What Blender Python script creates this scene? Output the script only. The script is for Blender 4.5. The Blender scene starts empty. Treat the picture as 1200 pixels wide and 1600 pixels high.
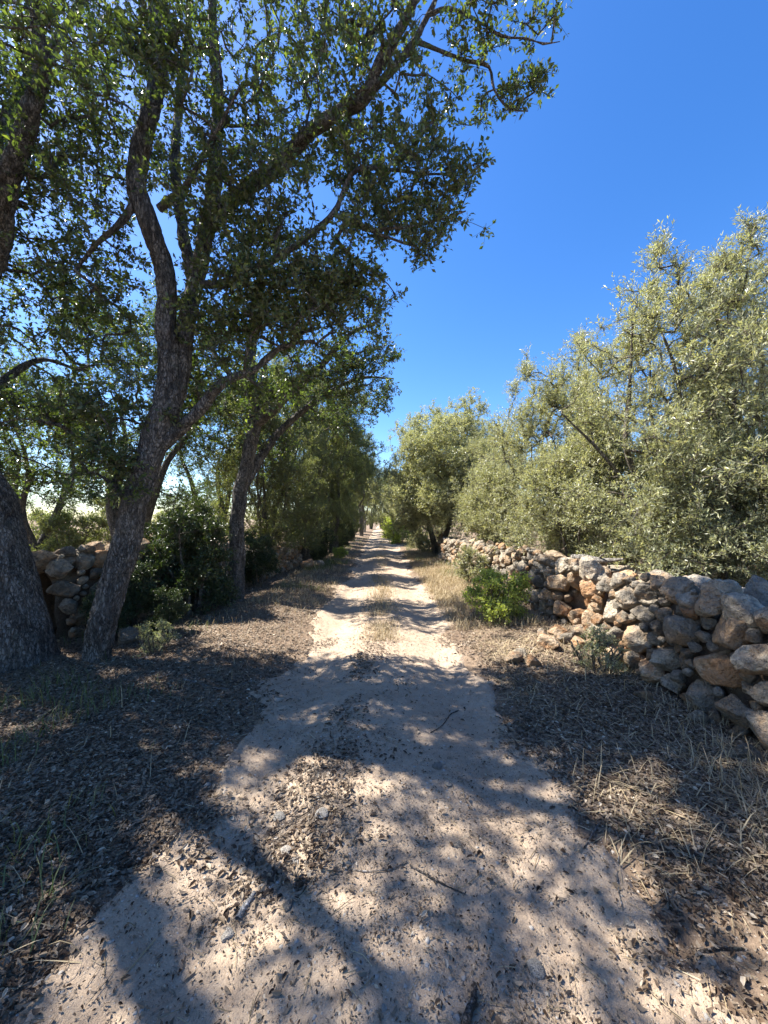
import bpy, bmesh, math, random
import numpy as np
from mathutils import Vector, Matrix

rng = np.random.default_rng(11)
random.seed(11)
scene = bpy.context.scene
COL = scene.collection

# ------------------------------------------------------------------ camera, sky, sun, exposure
CAM_H = 1.5
F_PX, CX, HY = 601.0, 600.0, 812.0          # focal length and horizon in the photograph's pixels
cam = bpy.data.cameras.new('camera')
cam.sensor_fit = 'VERTICAL'
cam.sensor_height = 36.0
cam.lens = 36.0 * F_PX / 1600.0
cam.clip_start = 0.05
cam.clip_end = 2000.0
cam_o = bpy.data.objects.new('camera', cam)
COL.objects.link(cam_o)
cam_o.location = (0, 0, CAM_H)
cam_o.rotation_euler = (math.radians(90) + math.atan((HY - 800) / F_PX), 0, 0)
scene.camera = cam_o

SUN_EL, SUN_AZ = math.radians(54), math.radians(-72)     # azimuth from +Y, negative = to the left
S_DIR = Vector((math.cos(SUN_EL) * math.sin(SUN_AZ), math.cos(SUN_EL) * math.cos(SUN_AZ), math.sin(SUN_EL)))
world = bpy.data.worlds.new('World')
scene.world = world
world.use_nodes = True
wn = world.node_tree
bg = wn.nodes['Background']
sky = wn.nodes.new('ShaderNodeTexSky')
sky.sky_type = 'NISHITA'
sky.sun_disc = False
sky.sun_elevation = SUN_EL
sky.sun_rotation = SUN_AZ
sky.altitude = 100
sky.air_density = 1.0
sky.dust_density = 0.6
sky.ozone_density = 3.5
hs = wn.nodes.new('ShaderNodeHueSaturation')
hs.inputs['Saturation'].default_value = 1.3
hs.inputs['Hue'].default_value = 0.508
wn.links.new(sky.outputs[0], hs.inputs['Color'])
wn.links.new(hs.outputs[0], bg.inputs[0])
bg.inputs[1].default_value = 0.088
sl = bpy.data.lights.new('sun', 'SUN')
sl.energy = 5.0
sl.angle = math.radians(0.53)
sl.color = (1.0, 0.955, 0.88)
so = bpy.data.objects.new('sun', sl)
COL.objects.link(so)
so.location = S_DIR * 60
so.rotation_euler = S_DIR.to_track_quat('Z', 'Y').to_euler()
scene.view_settings.view_transform = 'Standard'
scene.view_settings.look = 'None'
scene.view_settings.exposure = 1.75
scene.view_settings.gamma = 1.0
scene.view_settings.use_curve_mapping = False
scene.render.engine = 'CYCLES'
scene.cycles.max_bounces = 8
scene.cycles.diffuse_bounces = 3
scene.cycles.glossy_bounces = 2
scene.cycles.transmission_bounces = 4
scene.cycles.transparent_max_bounces = 4
scene.cycles.use_denoising = True
scene.cycles.denoiser = 'OPENIMAGEDENOISE'
scene.cycles.denoising_input_passes = 'RGB_ALBEDO_NORMAL'
scene.cycles.denoising_prefilter = 'ACCURATE'
scene.cycles.sample_clamp_indirect = 6.0

# ------------------------------------------------------------------ helpers
def at(px, py, y):
    """point at depth y seen at pixel px, py of the photograph"""
    return np.array([(px - CX) / F_PX * y, y, CAM_H + (HY - py) / F_PX * y])

def _hash(ix, iy, iz, seed):
    h = (ix.astype(np.int64) * 374761393 + iy.astype(np.int64) * 668265263 + iz.astype(np.int64) * 2147483647 + seed * 974634777) & 0xFFFFFFFF
    h = ((h ^ (h >> 13)) * 1274126177) & 0xFFFFFFFF
    h = ((h ^ (h >> 16)) * 2246822519) & 0xFFFFFFFF
    return ((h ^ (h >> 15)) & 0xFFFFFF) / float(0xFFFFFF)

def vnoise(p, seed=0):
    p = np.asarray(p, float)
    i = np.floor(p).astype(np.int64)
    f = p - i
    f = f * f * (3 - 2 * f)
    out = 0
    for dx in (0, 1):
        for dy in (0, 1):
            for dz in (0, 1):
                w = (f[..., 0] if dx else 1 - f[..., 0]) * (f[..., 1] if dy else 1 - f[..., 1]) * (f[..., 2] if dz else 1 - f[..., 2])
                out = out + w * _hash(i[..., 0] + dx, i[..., 1] + dy, i[..., 2] + dz, seed)
    return out * 2 - 1

def fbm(p, oct=3, seed=0):
    a, s, t = 1.0, 0.0, 0.0
    p = np.asarray(p, float)
    for k in range(oct):
        s = s + a * vnoise(p, seed + k * 17)
        t += a
        a *= 0.5
        p = p * 2.03 + 3.7
    return s / t

def nrm(v):
    return v / np.maximum(np.linalg.norm(v, axis=-1, keepdims=True), 1e-9)

def smooth(a, b, x):
    t = np.clip((x - a) / (b - a), 0, 1)
    return t * t * (3 - 2 * t)

class Geo:
    """collects vertex and face arrays, links them as one mesh object"""
    def __init__(self):
        self.v, self.loops, self.sizes, self.n = [], [], [], 0
    def add(self, verts, faces):
        verts = np.asarray(verts, np.float32).reshape(-1, 3)
        faces = np.asarray(faces, np.int32)
        if len(faces):
            self.loops.append((faces + self.n).ravel())
            self.sizes.append(np.full(len(faces), faces.shape[1], np.int32))
        self.v.append(verts)
        self.n += len(verts)
    def mesh(self, name, mat, smooth_shade=True, origin=None):
        me = bpy.data.meshes.new(name)
        v = np.concatenate(self.v) if self.v else np.zeros((0, 3), np.float32)
        if origin is not None:
            v = v - np.asarray(origin, np.float32)
        loops = np.concatenate(self.loops)
        sizes = np.concatenate(self.sizes)
        me.vertices.add(len(v))
        me.vertices.foreach_set('co', v.astype(np.float32).ravel())
        me.loops.add(len(loops))
        me.loops.foreach_set('vertex_index', loops)
        me.polygons.add(len(sizes))
        starts = np.zeros(len(sizes), np.int32)
        starts[1:] = np.cumsum(sizes)[:-1]
        me.polygons.foreach_set('loop_start', starts)
        me.polygons.foreach_set('use_smooth', np.full(len(sizes), smooth_shade, bool))
        me.update(calc_edges=True)
        me.materials.append(mat)
        return me

def link(name, me, parent=None, loc=None, label=None, cat=None, group=None, kind=None):
    o = bpy.data.objects.new(name, me)
    COL.objects.link(o)
    if parent is not None:
        o.parent = parent
    if loc is not None:
        o.location = [float(c) for c in loc]
    return tag(o, label, cat, group, kind)

def tag(o, label=None, cat=None, group=None, kind=None):
    if label: o['label'] = label
    if cat: o['category'] = cat
    if group: o['group'] = group
    if kind: o['kind'] = kind
    return o

def copy_thing(root, loc, rotz, scale, label, group=None):
    r = root.copy()
    COL.objects.link(r)
    r.location = [float(c) for c in loc]
    r.rotation_euler = (0, 0, rotz)
    r.scale = scale if hasattr(scale, '__len__') else (scale,) * 3
    r['label'] = label
    if group: r['group'] = group
    for ch in list(root.children):
        c = ch.copy()
        COL.objects.link(c)
        c.parent = r
    return r

# ------------------------------------------------------------------ materials
class NT:
    def __init__(self, name):
        self.m = bpy.data.materials.new(name)
        self.m.use_nodes = True
        self.t = self.m.node_tree
        self.b = self.t.nodes['Principled BSDF']
        self.out = self.t.nodes['Material Output']
    def n(self, typ, **kw):
        nd = self.t.nodes.new(typ)
        for k, v in kw.items():
            if k.startswith('i_'):
                key = k[2:]
                nd.inputs[int(key) if key.isdigit() else key].default_value = v
            else:
                setattr(nd, k, v)
        return nd
    def l(self, a, b):
        self.t.links.new(a, b)
    def ramp(self, src, stops, interp='LINEAR'):
        r = self.n('ShaderNodeValToRGB')
        r.color_ramp.interpolation = interp
        e = r.color_ramp.elements
        while len(e) < len(stops):
            e.new(0.5)
        for el, (p, c) in zip(e, stops):
            el.position = p
            el.color = (*c, 1) if len(c) == 3 else c
        self.l(src, r.inputs[0])
        return r.outputs[0]
    def mix(self, fac, a, b, mode='MIX'):
        x = self.n('ShaderNodeMix', data_type='RGBA', blend_type=mode)
        for s, v in ((x.inputs['Factor'], fac), (x.inputs['A'], a), (x.inputs['B'], b)):
            if hasattr(v, 'is_linked'):
                self.l(v, s)
            elif isinstance(v, (int, float)):
                s.default_value = v
            else:
                s.default_value = (*v, 1)
        return x.outputs['Result']
    def noise(self, vec, scale, detail=4, rough=0.6):
        x = self.n('ShaderNodeTexNoise', i_Scale=scale, i_Detail=detail, i_Roughness=rough)
        if vec is not None: self.l(vec, x.inputs['Vector'])
        return x.outputs['Fac']
    def bump(self, height, strength, dist, normal=None):
        x = self.n('ShaderNodeBump', i_Strength=strength, i_Distance=dist)
        self.l(height, x.inputs['Height'])
        if normal is not None: self.l(normal, x.inputs['Normal'])
        return x.outputs['Normal']
    def math(self, op, a, b=0.0):
        x = self.n('ShaderNodeMath', operation=op)
        for s, v in ((x.inputs[0], a), (x.inputs[1], b)):
            if hasattr(v, 'is_linked'): self.l(v, s)
            else: s.default_value = v
        return x.outputs[0]

def leaf_mat(name, stops, under, rough=0.42, trans=0.3, trans_tint=(1.25, 1.35, 0.55), spec=0.5):
    k = NT(name)
    g = k.n('ShaderNodeNewGeometry')
    c = k.ramp(g.outputs['Random Per Island'], stops)
    cu = k.mix(0.75, c, under)
    cf = k.mix(g.outputs['Backfacing'], c, cu)
    k.l(cf, k.b.inputs['Base Color'])
    k.b.inputs['Roughness'].default_value = rough
    k.b.inputs['Specular IOR Level'].default_value = spec
    tr = k.n('ShaderNodeBsdfTranslucent')
    k.l(k.mix(1.0, c, trans_tint, 'MULTIPLY'), tr.inputs['Color'])
    ms = k.n('ShaderNodeMixShader', i_0=trans)
    k.l(k.b.outputs[0], ms.inputs[1])
    k.l(tr.outputs[0], ms.inputs[2])
    k.l(ms.outputs[0], k.out.inputs['Surface'])
    return k.m

M = {}
M['oak_leaf'] = leaf_mat('oak_leaf', [(0.0, (0.044, 0.066, 0.022)), (0.5, (0.070, 0.104, 0.030)), (0.85, (0.115, 0.155, 0.040)), (0.97, (0.19, 0.23, 0.05)), (1.0, (0.22, 0.17, 0.07))], (0.17, 0.19, 0.11), 0.34, 0.46)
M['olive_leaf'] = leaf_mat('olive_leaf', [(0.0, (0.25, 0.275, 0.14)), (0.5, (0.35, 0.372, 0.21)), (0.9, (0.46, 0.46, 0.26)), (1.0, (0.54, 0.50, 0.28))], (0.50, 0.50, 0.38), 0.36, 0.42, (1.2, 1.15, 0.6))
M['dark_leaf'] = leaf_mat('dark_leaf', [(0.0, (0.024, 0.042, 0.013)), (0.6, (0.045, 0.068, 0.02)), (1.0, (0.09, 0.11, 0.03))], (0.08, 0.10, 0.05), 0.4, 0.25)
M['hedge_leaf'] = leaf_mat('hedge_leaf', [(0.0, (0.11, 0.13, 0.045)), (0.6, (0.19, 0.205, 0.075)), (1.0, (0.30, 0.28, 0.12))], (0.28, 0.29, 0.18), 0.42, 0.45)
M['fresh_leaf'] = leaf_mat('fresh_leaf', [(0.0, (0.30, 0.34, 0.08)), (0.6, (0.46, 0.50, 0.12)), (1.0, (0.60, 0.60, 0.19))], (0.42, 0.50, 0.16), 0.5, 0.48, (1.2, 1.3, 0.5))
M['scrub_leaf'] = leaf_mat('scrub_leaf', [(0.0, (0.28, 0.29, 0.16)), (0.6, (0.40, 0.41, 0.25)), (1.0, (0.52, 0.49, 0.32))], (0.45, 0.45, 0.33), 0.6, 0.4)
M['litter_leaf'] = leaf_mat('litter_leaf', [(0.0, (0.026, 0.016, 0.010)), (0.45, (0.07, 0.043, 0.026)), (0.72, (0.14, 0.095, 0.058)), (0.9, (0.28, 0.21, 0.135)), (1.0, (0.54, 0.46, 0.35))], (0.22, 0.17, 0.12), 0.62, 0.08, (1.1, 0.9, 0.6), 0.3)
M['straw'] = leaf_mat('straw', [(0.0, (0.20, 0.145, 0.08)), (0.6, (0.40, 0.31, 0.18)), (1.0, (0.60, 0.50, 0.33))], (0.42, 0.34, 0.21), 0.6, 0.2, (1.1, 1.0, 0.7), 0.3)
M['green_grass'] = leaf_mat('green_grass', [(0.0, (0.06, 0.085, 0.025)), (0.6, (0.11, 0.14, 0.045)), (1.0, (0.25, 0.23, 0.10))], (0.12, 0.15, 0.06), 0.5, 0.3)

def bark_mat(name, dark, mid, light, scale=26):
    k = NT(name)
    tc = k.n('ShaderNodeTexCoord')
    mp = k.n('ShaderNodeMapping')
    mp.inputs['Scale'].default_value = (1, 1, 0.36)
    k.l(tc.outputs['Object'], mp.inputs[0])
    nz = k.n('ShaderNodeTexNoise', i_Scale=scale * 0.7, i_Detail=4)
    nz.inputs['Roughness'].default_value = 0.65
    k.l(mp.outputs[0], nz.inputs[0])
    wob = k.mix(2.4 / scale, mp.outputs[0], nz.outputs['Color'], 'ADD')
    vo = k.n('ShaderNodeTexVoronoi', feature='DISTANCE_TO_EDGE', i_Scale=scale)
    k.l(wob, vo.inputs['Vector'])
    vc = k.n('ShaderNodeTexVoronoi', i_Scale=scale)
    k.l(wob, vc.inputs['Vector'])
    fine = k.noise(mp.outputs[0], 95, 5, 0.75)
    med = k.noise(mp.outputs[0], scale * 0.8, 4, 0.7)
    big = k.noise(tc.outputs['Object'], 4, 4, 0.65)
    h = k.math('ADD', k.math('MULTIPLY', vo.outputs['Distance'], 1.5), k.math('MULTIPLY', k.math('SUBTRACT', med, 0.5), 1.1))
    plate = k.ramp(h, [(-0.0, (0, 0, 0)), (0.30, (1, 1, 1))])
    c = k.ramp(fine, [(0.25, mid), (0.85, light)])
    c = k.mix(k.math('MULTIPLY', vc.outputs['Color'], 0.5), c, mid)
    c = k.mix(plate, dark, c)
    c = k.mix(k.ramp(big, [(0.45, (0, 0, 0)), (0.7, (0.3, 0.3, 0.3))]), c, light)
    c = k.mix(k.ramp(k.noise(tc.outputs['Object'], 11, 5, 0.7), [(0.58, (0, 0, 0)), (0.66, (0.45, 0.45, 0.45))]), c, (0.16, 0.165, 0.12))
    mf = k.n('ShaderNodeMapping')
    mf.inputs['Scale'].default_value = (1, 1, 0.16)
    k.l(tc.outputs['Object'], mf.inputs[0])
    fis = k.ramp(k.noise(mf.outputs[0], scale * .42, 5, 0.6), [(0.36, (1, 1, 1)), (0.50, (0, 0, 0))])
    c = k.mix(k.math('MULTIPLY', fis, 0.6), c, dark)
    k.l(c, k.b.inputs['Base Color'])
    k.b.inputs['Roughness'].default_value = 0.9
    k.b.inputs['Specular IOR Level'].default_value = 0.2
    nb = k.bump(k.math('SUBTRACT', 1.0, fis), 1.0, 0.03)
    nb = k.bump(plate, 0.9, 0.015, nb)
    nb = k.bump(fine, 0.7, 0.006, nb)
    k.l(nb, k.b.inputs['Normal'])
    return k.m

M['oak_bark'] = bark_mat('oak_bark', (0.05, 0.045, 0.04), (0.16, 0.145, 0.128), (0.30, 0.28, 0.252), 46)
M['olive_bark'] = bark_mat('olive_bark', (0.07, 0.06, 0.048), (0.19, 0.16, 0.125), (0.33, 0.29, 0.235), 40)
M['dead_wood'] = bark_mat('dead_wood', (0.16, 0.14, 0.12), (0.30, 0.275, 0.245), (0.46, 0.43, 0.39), 60)
M['pale_bark'] = bark_mat('pale_bark', (0.36, 0.33, 0.29), (0.52, 0.49, 0.44), (0.68, 0.65, 0.6), 60)
M['stick_wood'] = bark_mat('stick_wood', (0.05, 0.04, 0.032), (0.13, 0.105, 0.085), (0.24, 0.20, 0.165), 70)

def stone_mat(name, base, light, orange, orange_lo, lichen=0.5, q=1.0):
    k = NT(name)
    tc = k.n('ShaderNodeTexCoord')
    oi = k.n('ShaderNodeObjectInfo')
    off = k.n('ShaderNodeVectorMath', operation='ADD')
    k.l(tc.outputs['Object'], off.inputs[0])
    rv = k.n('ShaderNodeCombineXYZ')
    for i in range(3): k.l(k.math('MULTIPLY', oi.outputs['Random'], 37.0 + i * 11), rv.inputs[i])
    k.l(rv.outputs[0], off.inputs[1])
    p = off.outputs[0]
    n1 = k.noise(p, .9 * q, 4, 0.6)
    n2 = k.noise(p, 2.6 * q, 4, 0.62)
    n3 = k.noise(p, 9 * q, 3, 0.6)
    c = k.ramp(n2, [(0.3, base), (0.7, light)])
    tone = k.ramp(k.math('FRACT', k.math('MULTIPLY', oi.outputs['Random'], 7.31)), [(0, (.46, .45, .44)), (.5, (.82, .81, .79)), (1, (1.1, 1.06, 1.0))])
    c = k.mix(1.0, c, tone, 'MULTIPLY')
    om = k.ramp(k.math('ADD', n1, k.math('MULTIPLY', oi.outputs['Random'], 0.22)), [(orange_lo, (0, 0, 0)), (orange_lo + 0.16, (0.85, 0.85, 0.85))])
    c = k.mix(om, c, orange)
    li = k.ramp(k.noise(p, 1.5 * q, 5, 0.7), [(0.47, (0, 0, 0)), (0.62, (lichen, lichen, lichen))])
    c = k.mix(li, c, (0.15, 0.138, 0.122))
    l2 = k.ramp(k.noise(p, 4.5 * q, 4, 0.7), [(0.56, (0, 0, 0)), (0.66, (lichen, lichen, lichen))])
    c = k.mix(l2, c, (0.075, 0.068, 0.06))
    k.l(c, k.b.inputs['Base Color'])
    k.b.inputs['Roughness'].default_value = 0.92
    k.b.inputs['Specular IOR Level'].default_value = 0.15
    nb = k.bump(n2, 1.0, 0.05)
    nb = k.bump(n3, 1.0, 0.022, nb)
    k.l(nb, k.b.inputs['Normal'])
    return k.m

M['stone'] = stone_mat('limestone', (0.31, 0.262, 0.20), (0.53, 0.465, 0.37), (0.44, 0.28, 0.155), 0.60, 0.62)
M['orange_stone'] = stone_mat('orange_limestone', (0.40, 0.29, 0.19), (0.54, 0.43, 0.31), (0.43, 0.23, 0.11), 0.56, 0.25)
M['rubble'] = stone_mat('rubble_stone', (0.31, 0.262, 0.20), (0.53, 0.465, 0.37), (0.44, 0.28, 0.155), 0.60, 0.62, 7.0)
M['orange_rubble'] = stone_mat('orange_rubble_stone', (0.40, 0.29, 0.19), (0.54, 0.43, 0.31), (0.43, 0.23, 0.11), 0.56, 0.25, 7.0)
M['pebble'] = stone_mat('pale_pebble', (0.46, 0.42, 0.37), (0.64, 0.60, 0.54), (0.46, 0.37, 0.28), 0.7, 0.0)

def soil_mat(name, a, b, dark, peb):
    k = NT(name)
    tc = k.n('ShaderNodeTexCoord')
    p = tc.outputs['Object']
    n1 = k.noise(p, 1.3, 5, 0.65)
    n2 = k.noise(p, 14, 6, 0.7)
    n3 = k.noise(p, 130, 3, 0.7)
    c = k.ramp(n1, [(0.3, a), (0.7, b)])
    c = k.mix(k.ramp(n2, [(0.45, (0, 0, 0)), (0.72, (0.75, 0.75, 0.75))]), c, dark)
    c = k.mix(k.ramp(n3, [(0.42, (0, 0, 0)), (0.75, (0.6, 0.6, 0.6))]), c, tuple(x * 0.55 for x in a))
    vo = k.n('ShaderNodeTexVoronoi', i_Scale=75.0)
    k.l(p, vo.inputs['Vector'])
    pb = k.ramp(vo.outputs['Distance'], [(0.16, (1, 1, 1)), (0.3, (0, 0, 0))])
    sel = k.ramp(vo.outputs['Color'], [(0.62, (0, 0, 0)), (0.66, (1, 1, 1))])
    pbm = k.math('MULTIPLY', pb, sel)
    c = k.mix(k.math('MULTIPLY', pbm, 0.65), c, peb)
    k.l(c, k.b.inputs['Base Color'])
    k.b.inputs['Roughness'].default_value = 0.95
    k.b.inputs['Specular IOR Level'].default_value = 0.15
    nb = k.bump(n2, 0.8, 0.03)
    nb = k.bump(pbm, 0.6, 0.006, nb)
    nb = k.bump(n3, 0.6, 0.006, nb)
    k.l(nb, k.b.inputs['Normal'])
    return k.m

M['path'] = soil_mat('path_dirt', (0.37, 0.28, 0.198), (0.47, 0.37, 0.272), (0.26, 0.185, 0.128), (0.50, 0.43, 0.35))
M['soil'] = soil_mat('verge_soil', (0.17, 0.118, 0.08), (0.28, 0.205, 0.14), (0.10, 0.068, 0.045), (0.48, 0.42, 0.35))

# ------------------------------------------------------------------ ground and path
def path_c(y):
    return -0.04 + 0.03 * np.sin(y * 0.35) - 0.00018 * np.clip(y, 0, 70) ** 2

def path_half(y):
    return 1.05 - .10 * smooth(4.5, 8, y) + 0.10 * np.sin(y * 0.9 + 1) + 0.06 * np.sin(y * 2.3)

def gh(x, y):
    """height of the terrain"""
    x = np.asarray(x, float); y = np.asarray(y, float)
    d = np.abs(x - path_c(y))
    P = np.stack([x, y, 0 * x], -1)
    h = 0.05 * fbm(P * 0.35, 2, 5) * smooth(0.8, 4, d + 0 * y)
    h = h + 0.022 * fbm(P * 1.6, 3, 9) + 0.008 * fbm(P * 7, 2, 3)
    h = h + 0.075 * smooth(0.95, 1.9, d)
    h = h - 0.045 * np.exp(-((d - 0.66) / 0.22) ** 2) + 0.02 * np.exp(-(d / 0.3) ** 2)
    return h

def axis(*segs):
    out = []
    for a, b, s in segs:
        n = max(2, int(round((b - a) / s)))
        out.append(np.linspace(a, b, n, endpoint=False))
    return np.concatenate(out + [np.array([segs[-1][1]])])

def growth(a, b, s0, q):
    out, s = [a], s0
    while out[-1] < b:
        out.append(out[-1] + s); s *= q
    return np.array(out)

def grid_faces(nx, ny):
    i, j = np.meshgrid(np.arange(nx - 1), np.arange(ny - 1), indexing='ij')
    a = (i * ny + j).ravel()
    return np.stack([a, a + ny, a + ny + 1, a + 1], -1)

gx = growth(3.4, 420, 0.05, 1.22)
xs = np.concatenate([-gx[::-1], axis((-3.4, 3.4, 0.033))[1:-1], gx])
ys = np.concatenate([-growth(0.3, 420, 0.08, 1.3)[::-1], axis((-0.3, 5, 0.033), (5, 14, 0.08))[1:-1], growth(14, 900, 0.15, 1.12)])
X, Y = np.meshgrid(xs, ys, indexing='ij')
Z = gh(X, Y)
g = Geo(); g.add(np.stack([X, Y, Z], -1), grid_faces(len(xs), len(ys)))
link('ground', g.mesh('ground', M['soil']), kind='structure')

def path_height(x, y):
    e = np.abs(x - path_c(y)) - path_half(y)
    P = np.stack([x, y, 0 * x], -1)
    e = e + 0.26 * fbm(P * 1.7, 3, 21) + .12 * fbm(P * 9, 2, 22)
    return gh(x, y) + 0.024 - 0.12 * smooth(-0.06, 0.16, e) + 0.007 * fbm(P * 11, 3, 31) + 0.012 * fbm(P * 3.1, 2, 33)

xs = axis((-1.45, 1.45, 0.024))
ys = np.concatenate([-growth(0.3, 60, 0.08, 1.3)[::-1], axis((-0.3, 4, 0.024), (4, 12, 0.06))[1:-1], growth(12, 95, 0.12, 1.06)])
X, Y = np.meshgrid(xs, ys, indexing='ij')
g = Geo(); g.add(np.stack([X, Y, path_height(X, Y)], -1), grid_faces(len(xs), len(ys)))
link('path', g.mesh('path', M['path']), kind='structure')

def top_h(x, y):
    return np.maximum(gh(x, y), path_height(x, y) * (np.abs(x) < 1.45) + -9.0 * (np.abs(x) >= 1.45))

# ------------------------------------------------------------------ tree builder
def tube(G, pts, rad, sides, bark=0.0, cap=True, flare=None):
    pts = np.asarray(pts, float); rad = np.asarray(rad, float)
    n = len(pts)
    t = np.gradient(pts, axis=0) if n > 2 else np.repeat((pts[1] - pts[0])[None], n, 0)
    t = nrm(t)
    ref = np.array([0.31, 0.95, 0.05]) if abs(t[0] @ np.array([0.31, 0.95, 0.05])) < 0.9 else np.array([1.0, 0, 0])
    u = np.zeros_like(t)
    cur = ref
    for i in range(n):
        cur = cur - t[i] * (cur @ t[i]); cur = cur / (np.linalg.norm(cur) + 1e-9)
        u[i] = cur
    w = np.cross(t, u)
    a = np.arange(sides) / sides * 2 * math.pi
    ring = np.cos(a)[None, :, None] * u[:, None] + np.sin(a)[None, :, None] * w[:, None]
    R = np.repeat(rad[:, None], sides, 1)
    if bark > 0:
        q = pts[:, None] + ring * R[..., None]
        lump = fbm(q * np.array([3.5, 3.5, 2.0]), 3, 41)
        fine = 1 - np.abs(fbm(q * np.array([26, 26, 9]), 2, 43)) * 2.6
        R = R * (1 + 0.13 * lump) + bark * np.clip(fine, -1, 1)
    V = pts[:, None] + ring * R[..., None]
    i, j = np.meshgrid(np.arange(n - 1), np.arange(sides), indexing='ij')
    a0 = i * sides + j; b0 = i * sides + (j + 1) % sides
    G.add(V.reshape(-1, 3), np.stack([a0, b0, b0 + sides, a0 + sides], -1).reshape(-1, 4))
    if cap:
        base = G.n
        tip = pts[-1] + t[-1] * rad[-1] * 0.6
        G.add(np.concatenate([V[-1], tip[None]]), np.stack([np.arange(sides), (np.arange(sides) + 1) % sides, np.full(sides, sides)], -1))

def catmull(P, step):
    P = np.asarray(P, float)
    Q = np.concatenate([2 * P[:1] - P[1:2], P, 2 * P[-1:] - P[-2:-1]])
    out = []
    for i in range(1, len(Q) - 2):
        p0, p1, p2, p3 = Q[i - 1], Q[i], Q[i + 1], Q[i + 2]
        n = max(2, int(np.linalg.norm((p2 - p1)[:3]) / step))
        t = np.linspace(0, 1, n, endpoint=False)[:, None]
        out.append(0.5 * (2 * p1 + (p2 - p0) * t + (2 * p0 - 5 * p1 + 4 * p2 - p3) * t * t + (3 * p1 - p0 - 3 * p2 + p3) * t ** 3))
    out.append(P[-1:])
    return np.concatenate(out)

def leaves(G, base, axis_, normal, L, W, fold=0.25, fine=False):
    """folded diamond (2 tris) or six-sided (4 tris) leaves, fully vectorised"""
    n = len(base)
    ax = nrm(axis_)
    side = nrm(np.cross(normal, ax))
    nn = np.cross(ax, side)
    L = L[:, None]; W = W[:, None]
    if not fine:
        v = np.stack([base, base + ax * L * 0.48 + side * W * 0.5 + nn * W * fold, base + ax * L, base + ax * L * 0.48 - side * W * 0.5 + nn * W * fold], 1)
        k = np.arange(n)[:, None] * 4
        f = np.concatenate([k + np.array([[0, 2, 1]]), k + np.array([[0, 3, 2]])])
    else:
        v = np.stack([base, base + ax * L * 0.28 + side * W * 0.42 + nn * W * fold, base + ax * L * 0.68 + side * W * 0.40 + nn * W * fold * 1.1, base + ax * L - nn * L * 0.1,
                      base + ax * L * 0.68 - side * W * 0.40 + nn * W * fold * 1.1, base + ax * L * 0.28 - side * W * 0.42 + nn * W * fold], 1)
        k = np.arange(n)[:, None] * 6
        f = np.concatenate([k + np.array([[0, 2, 1]]), k + np.array([[0, 3, 2]]), k + np.array([[0, 4, 3]]), k + np.array([[0, 5, 4]])])
    G.add(v.reshape(-1, 3), f)

def blob_points(blobs):
    out = []
    for c, r, n in blobs:
        r = np.asarray(r)
        per = 6 if r.max() > .25 else 3
        m = max(2, n // per)
        d = nrm(rng.normal(size=(m, 3)))
        q = rng.random((m, 1)) ** 0.45
        cc = np.repeat(np.asarray(c) + d * q * r, per, 0)
        out.append(cc + rng.normal(size=cc.shape) * np.minimum(r * .26, .17))
    return np.concatenate(out)

def thin(polys, f):
    return [[(a, b, c, r * f) for a, b, c, r in p] for p in polys]

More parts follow.
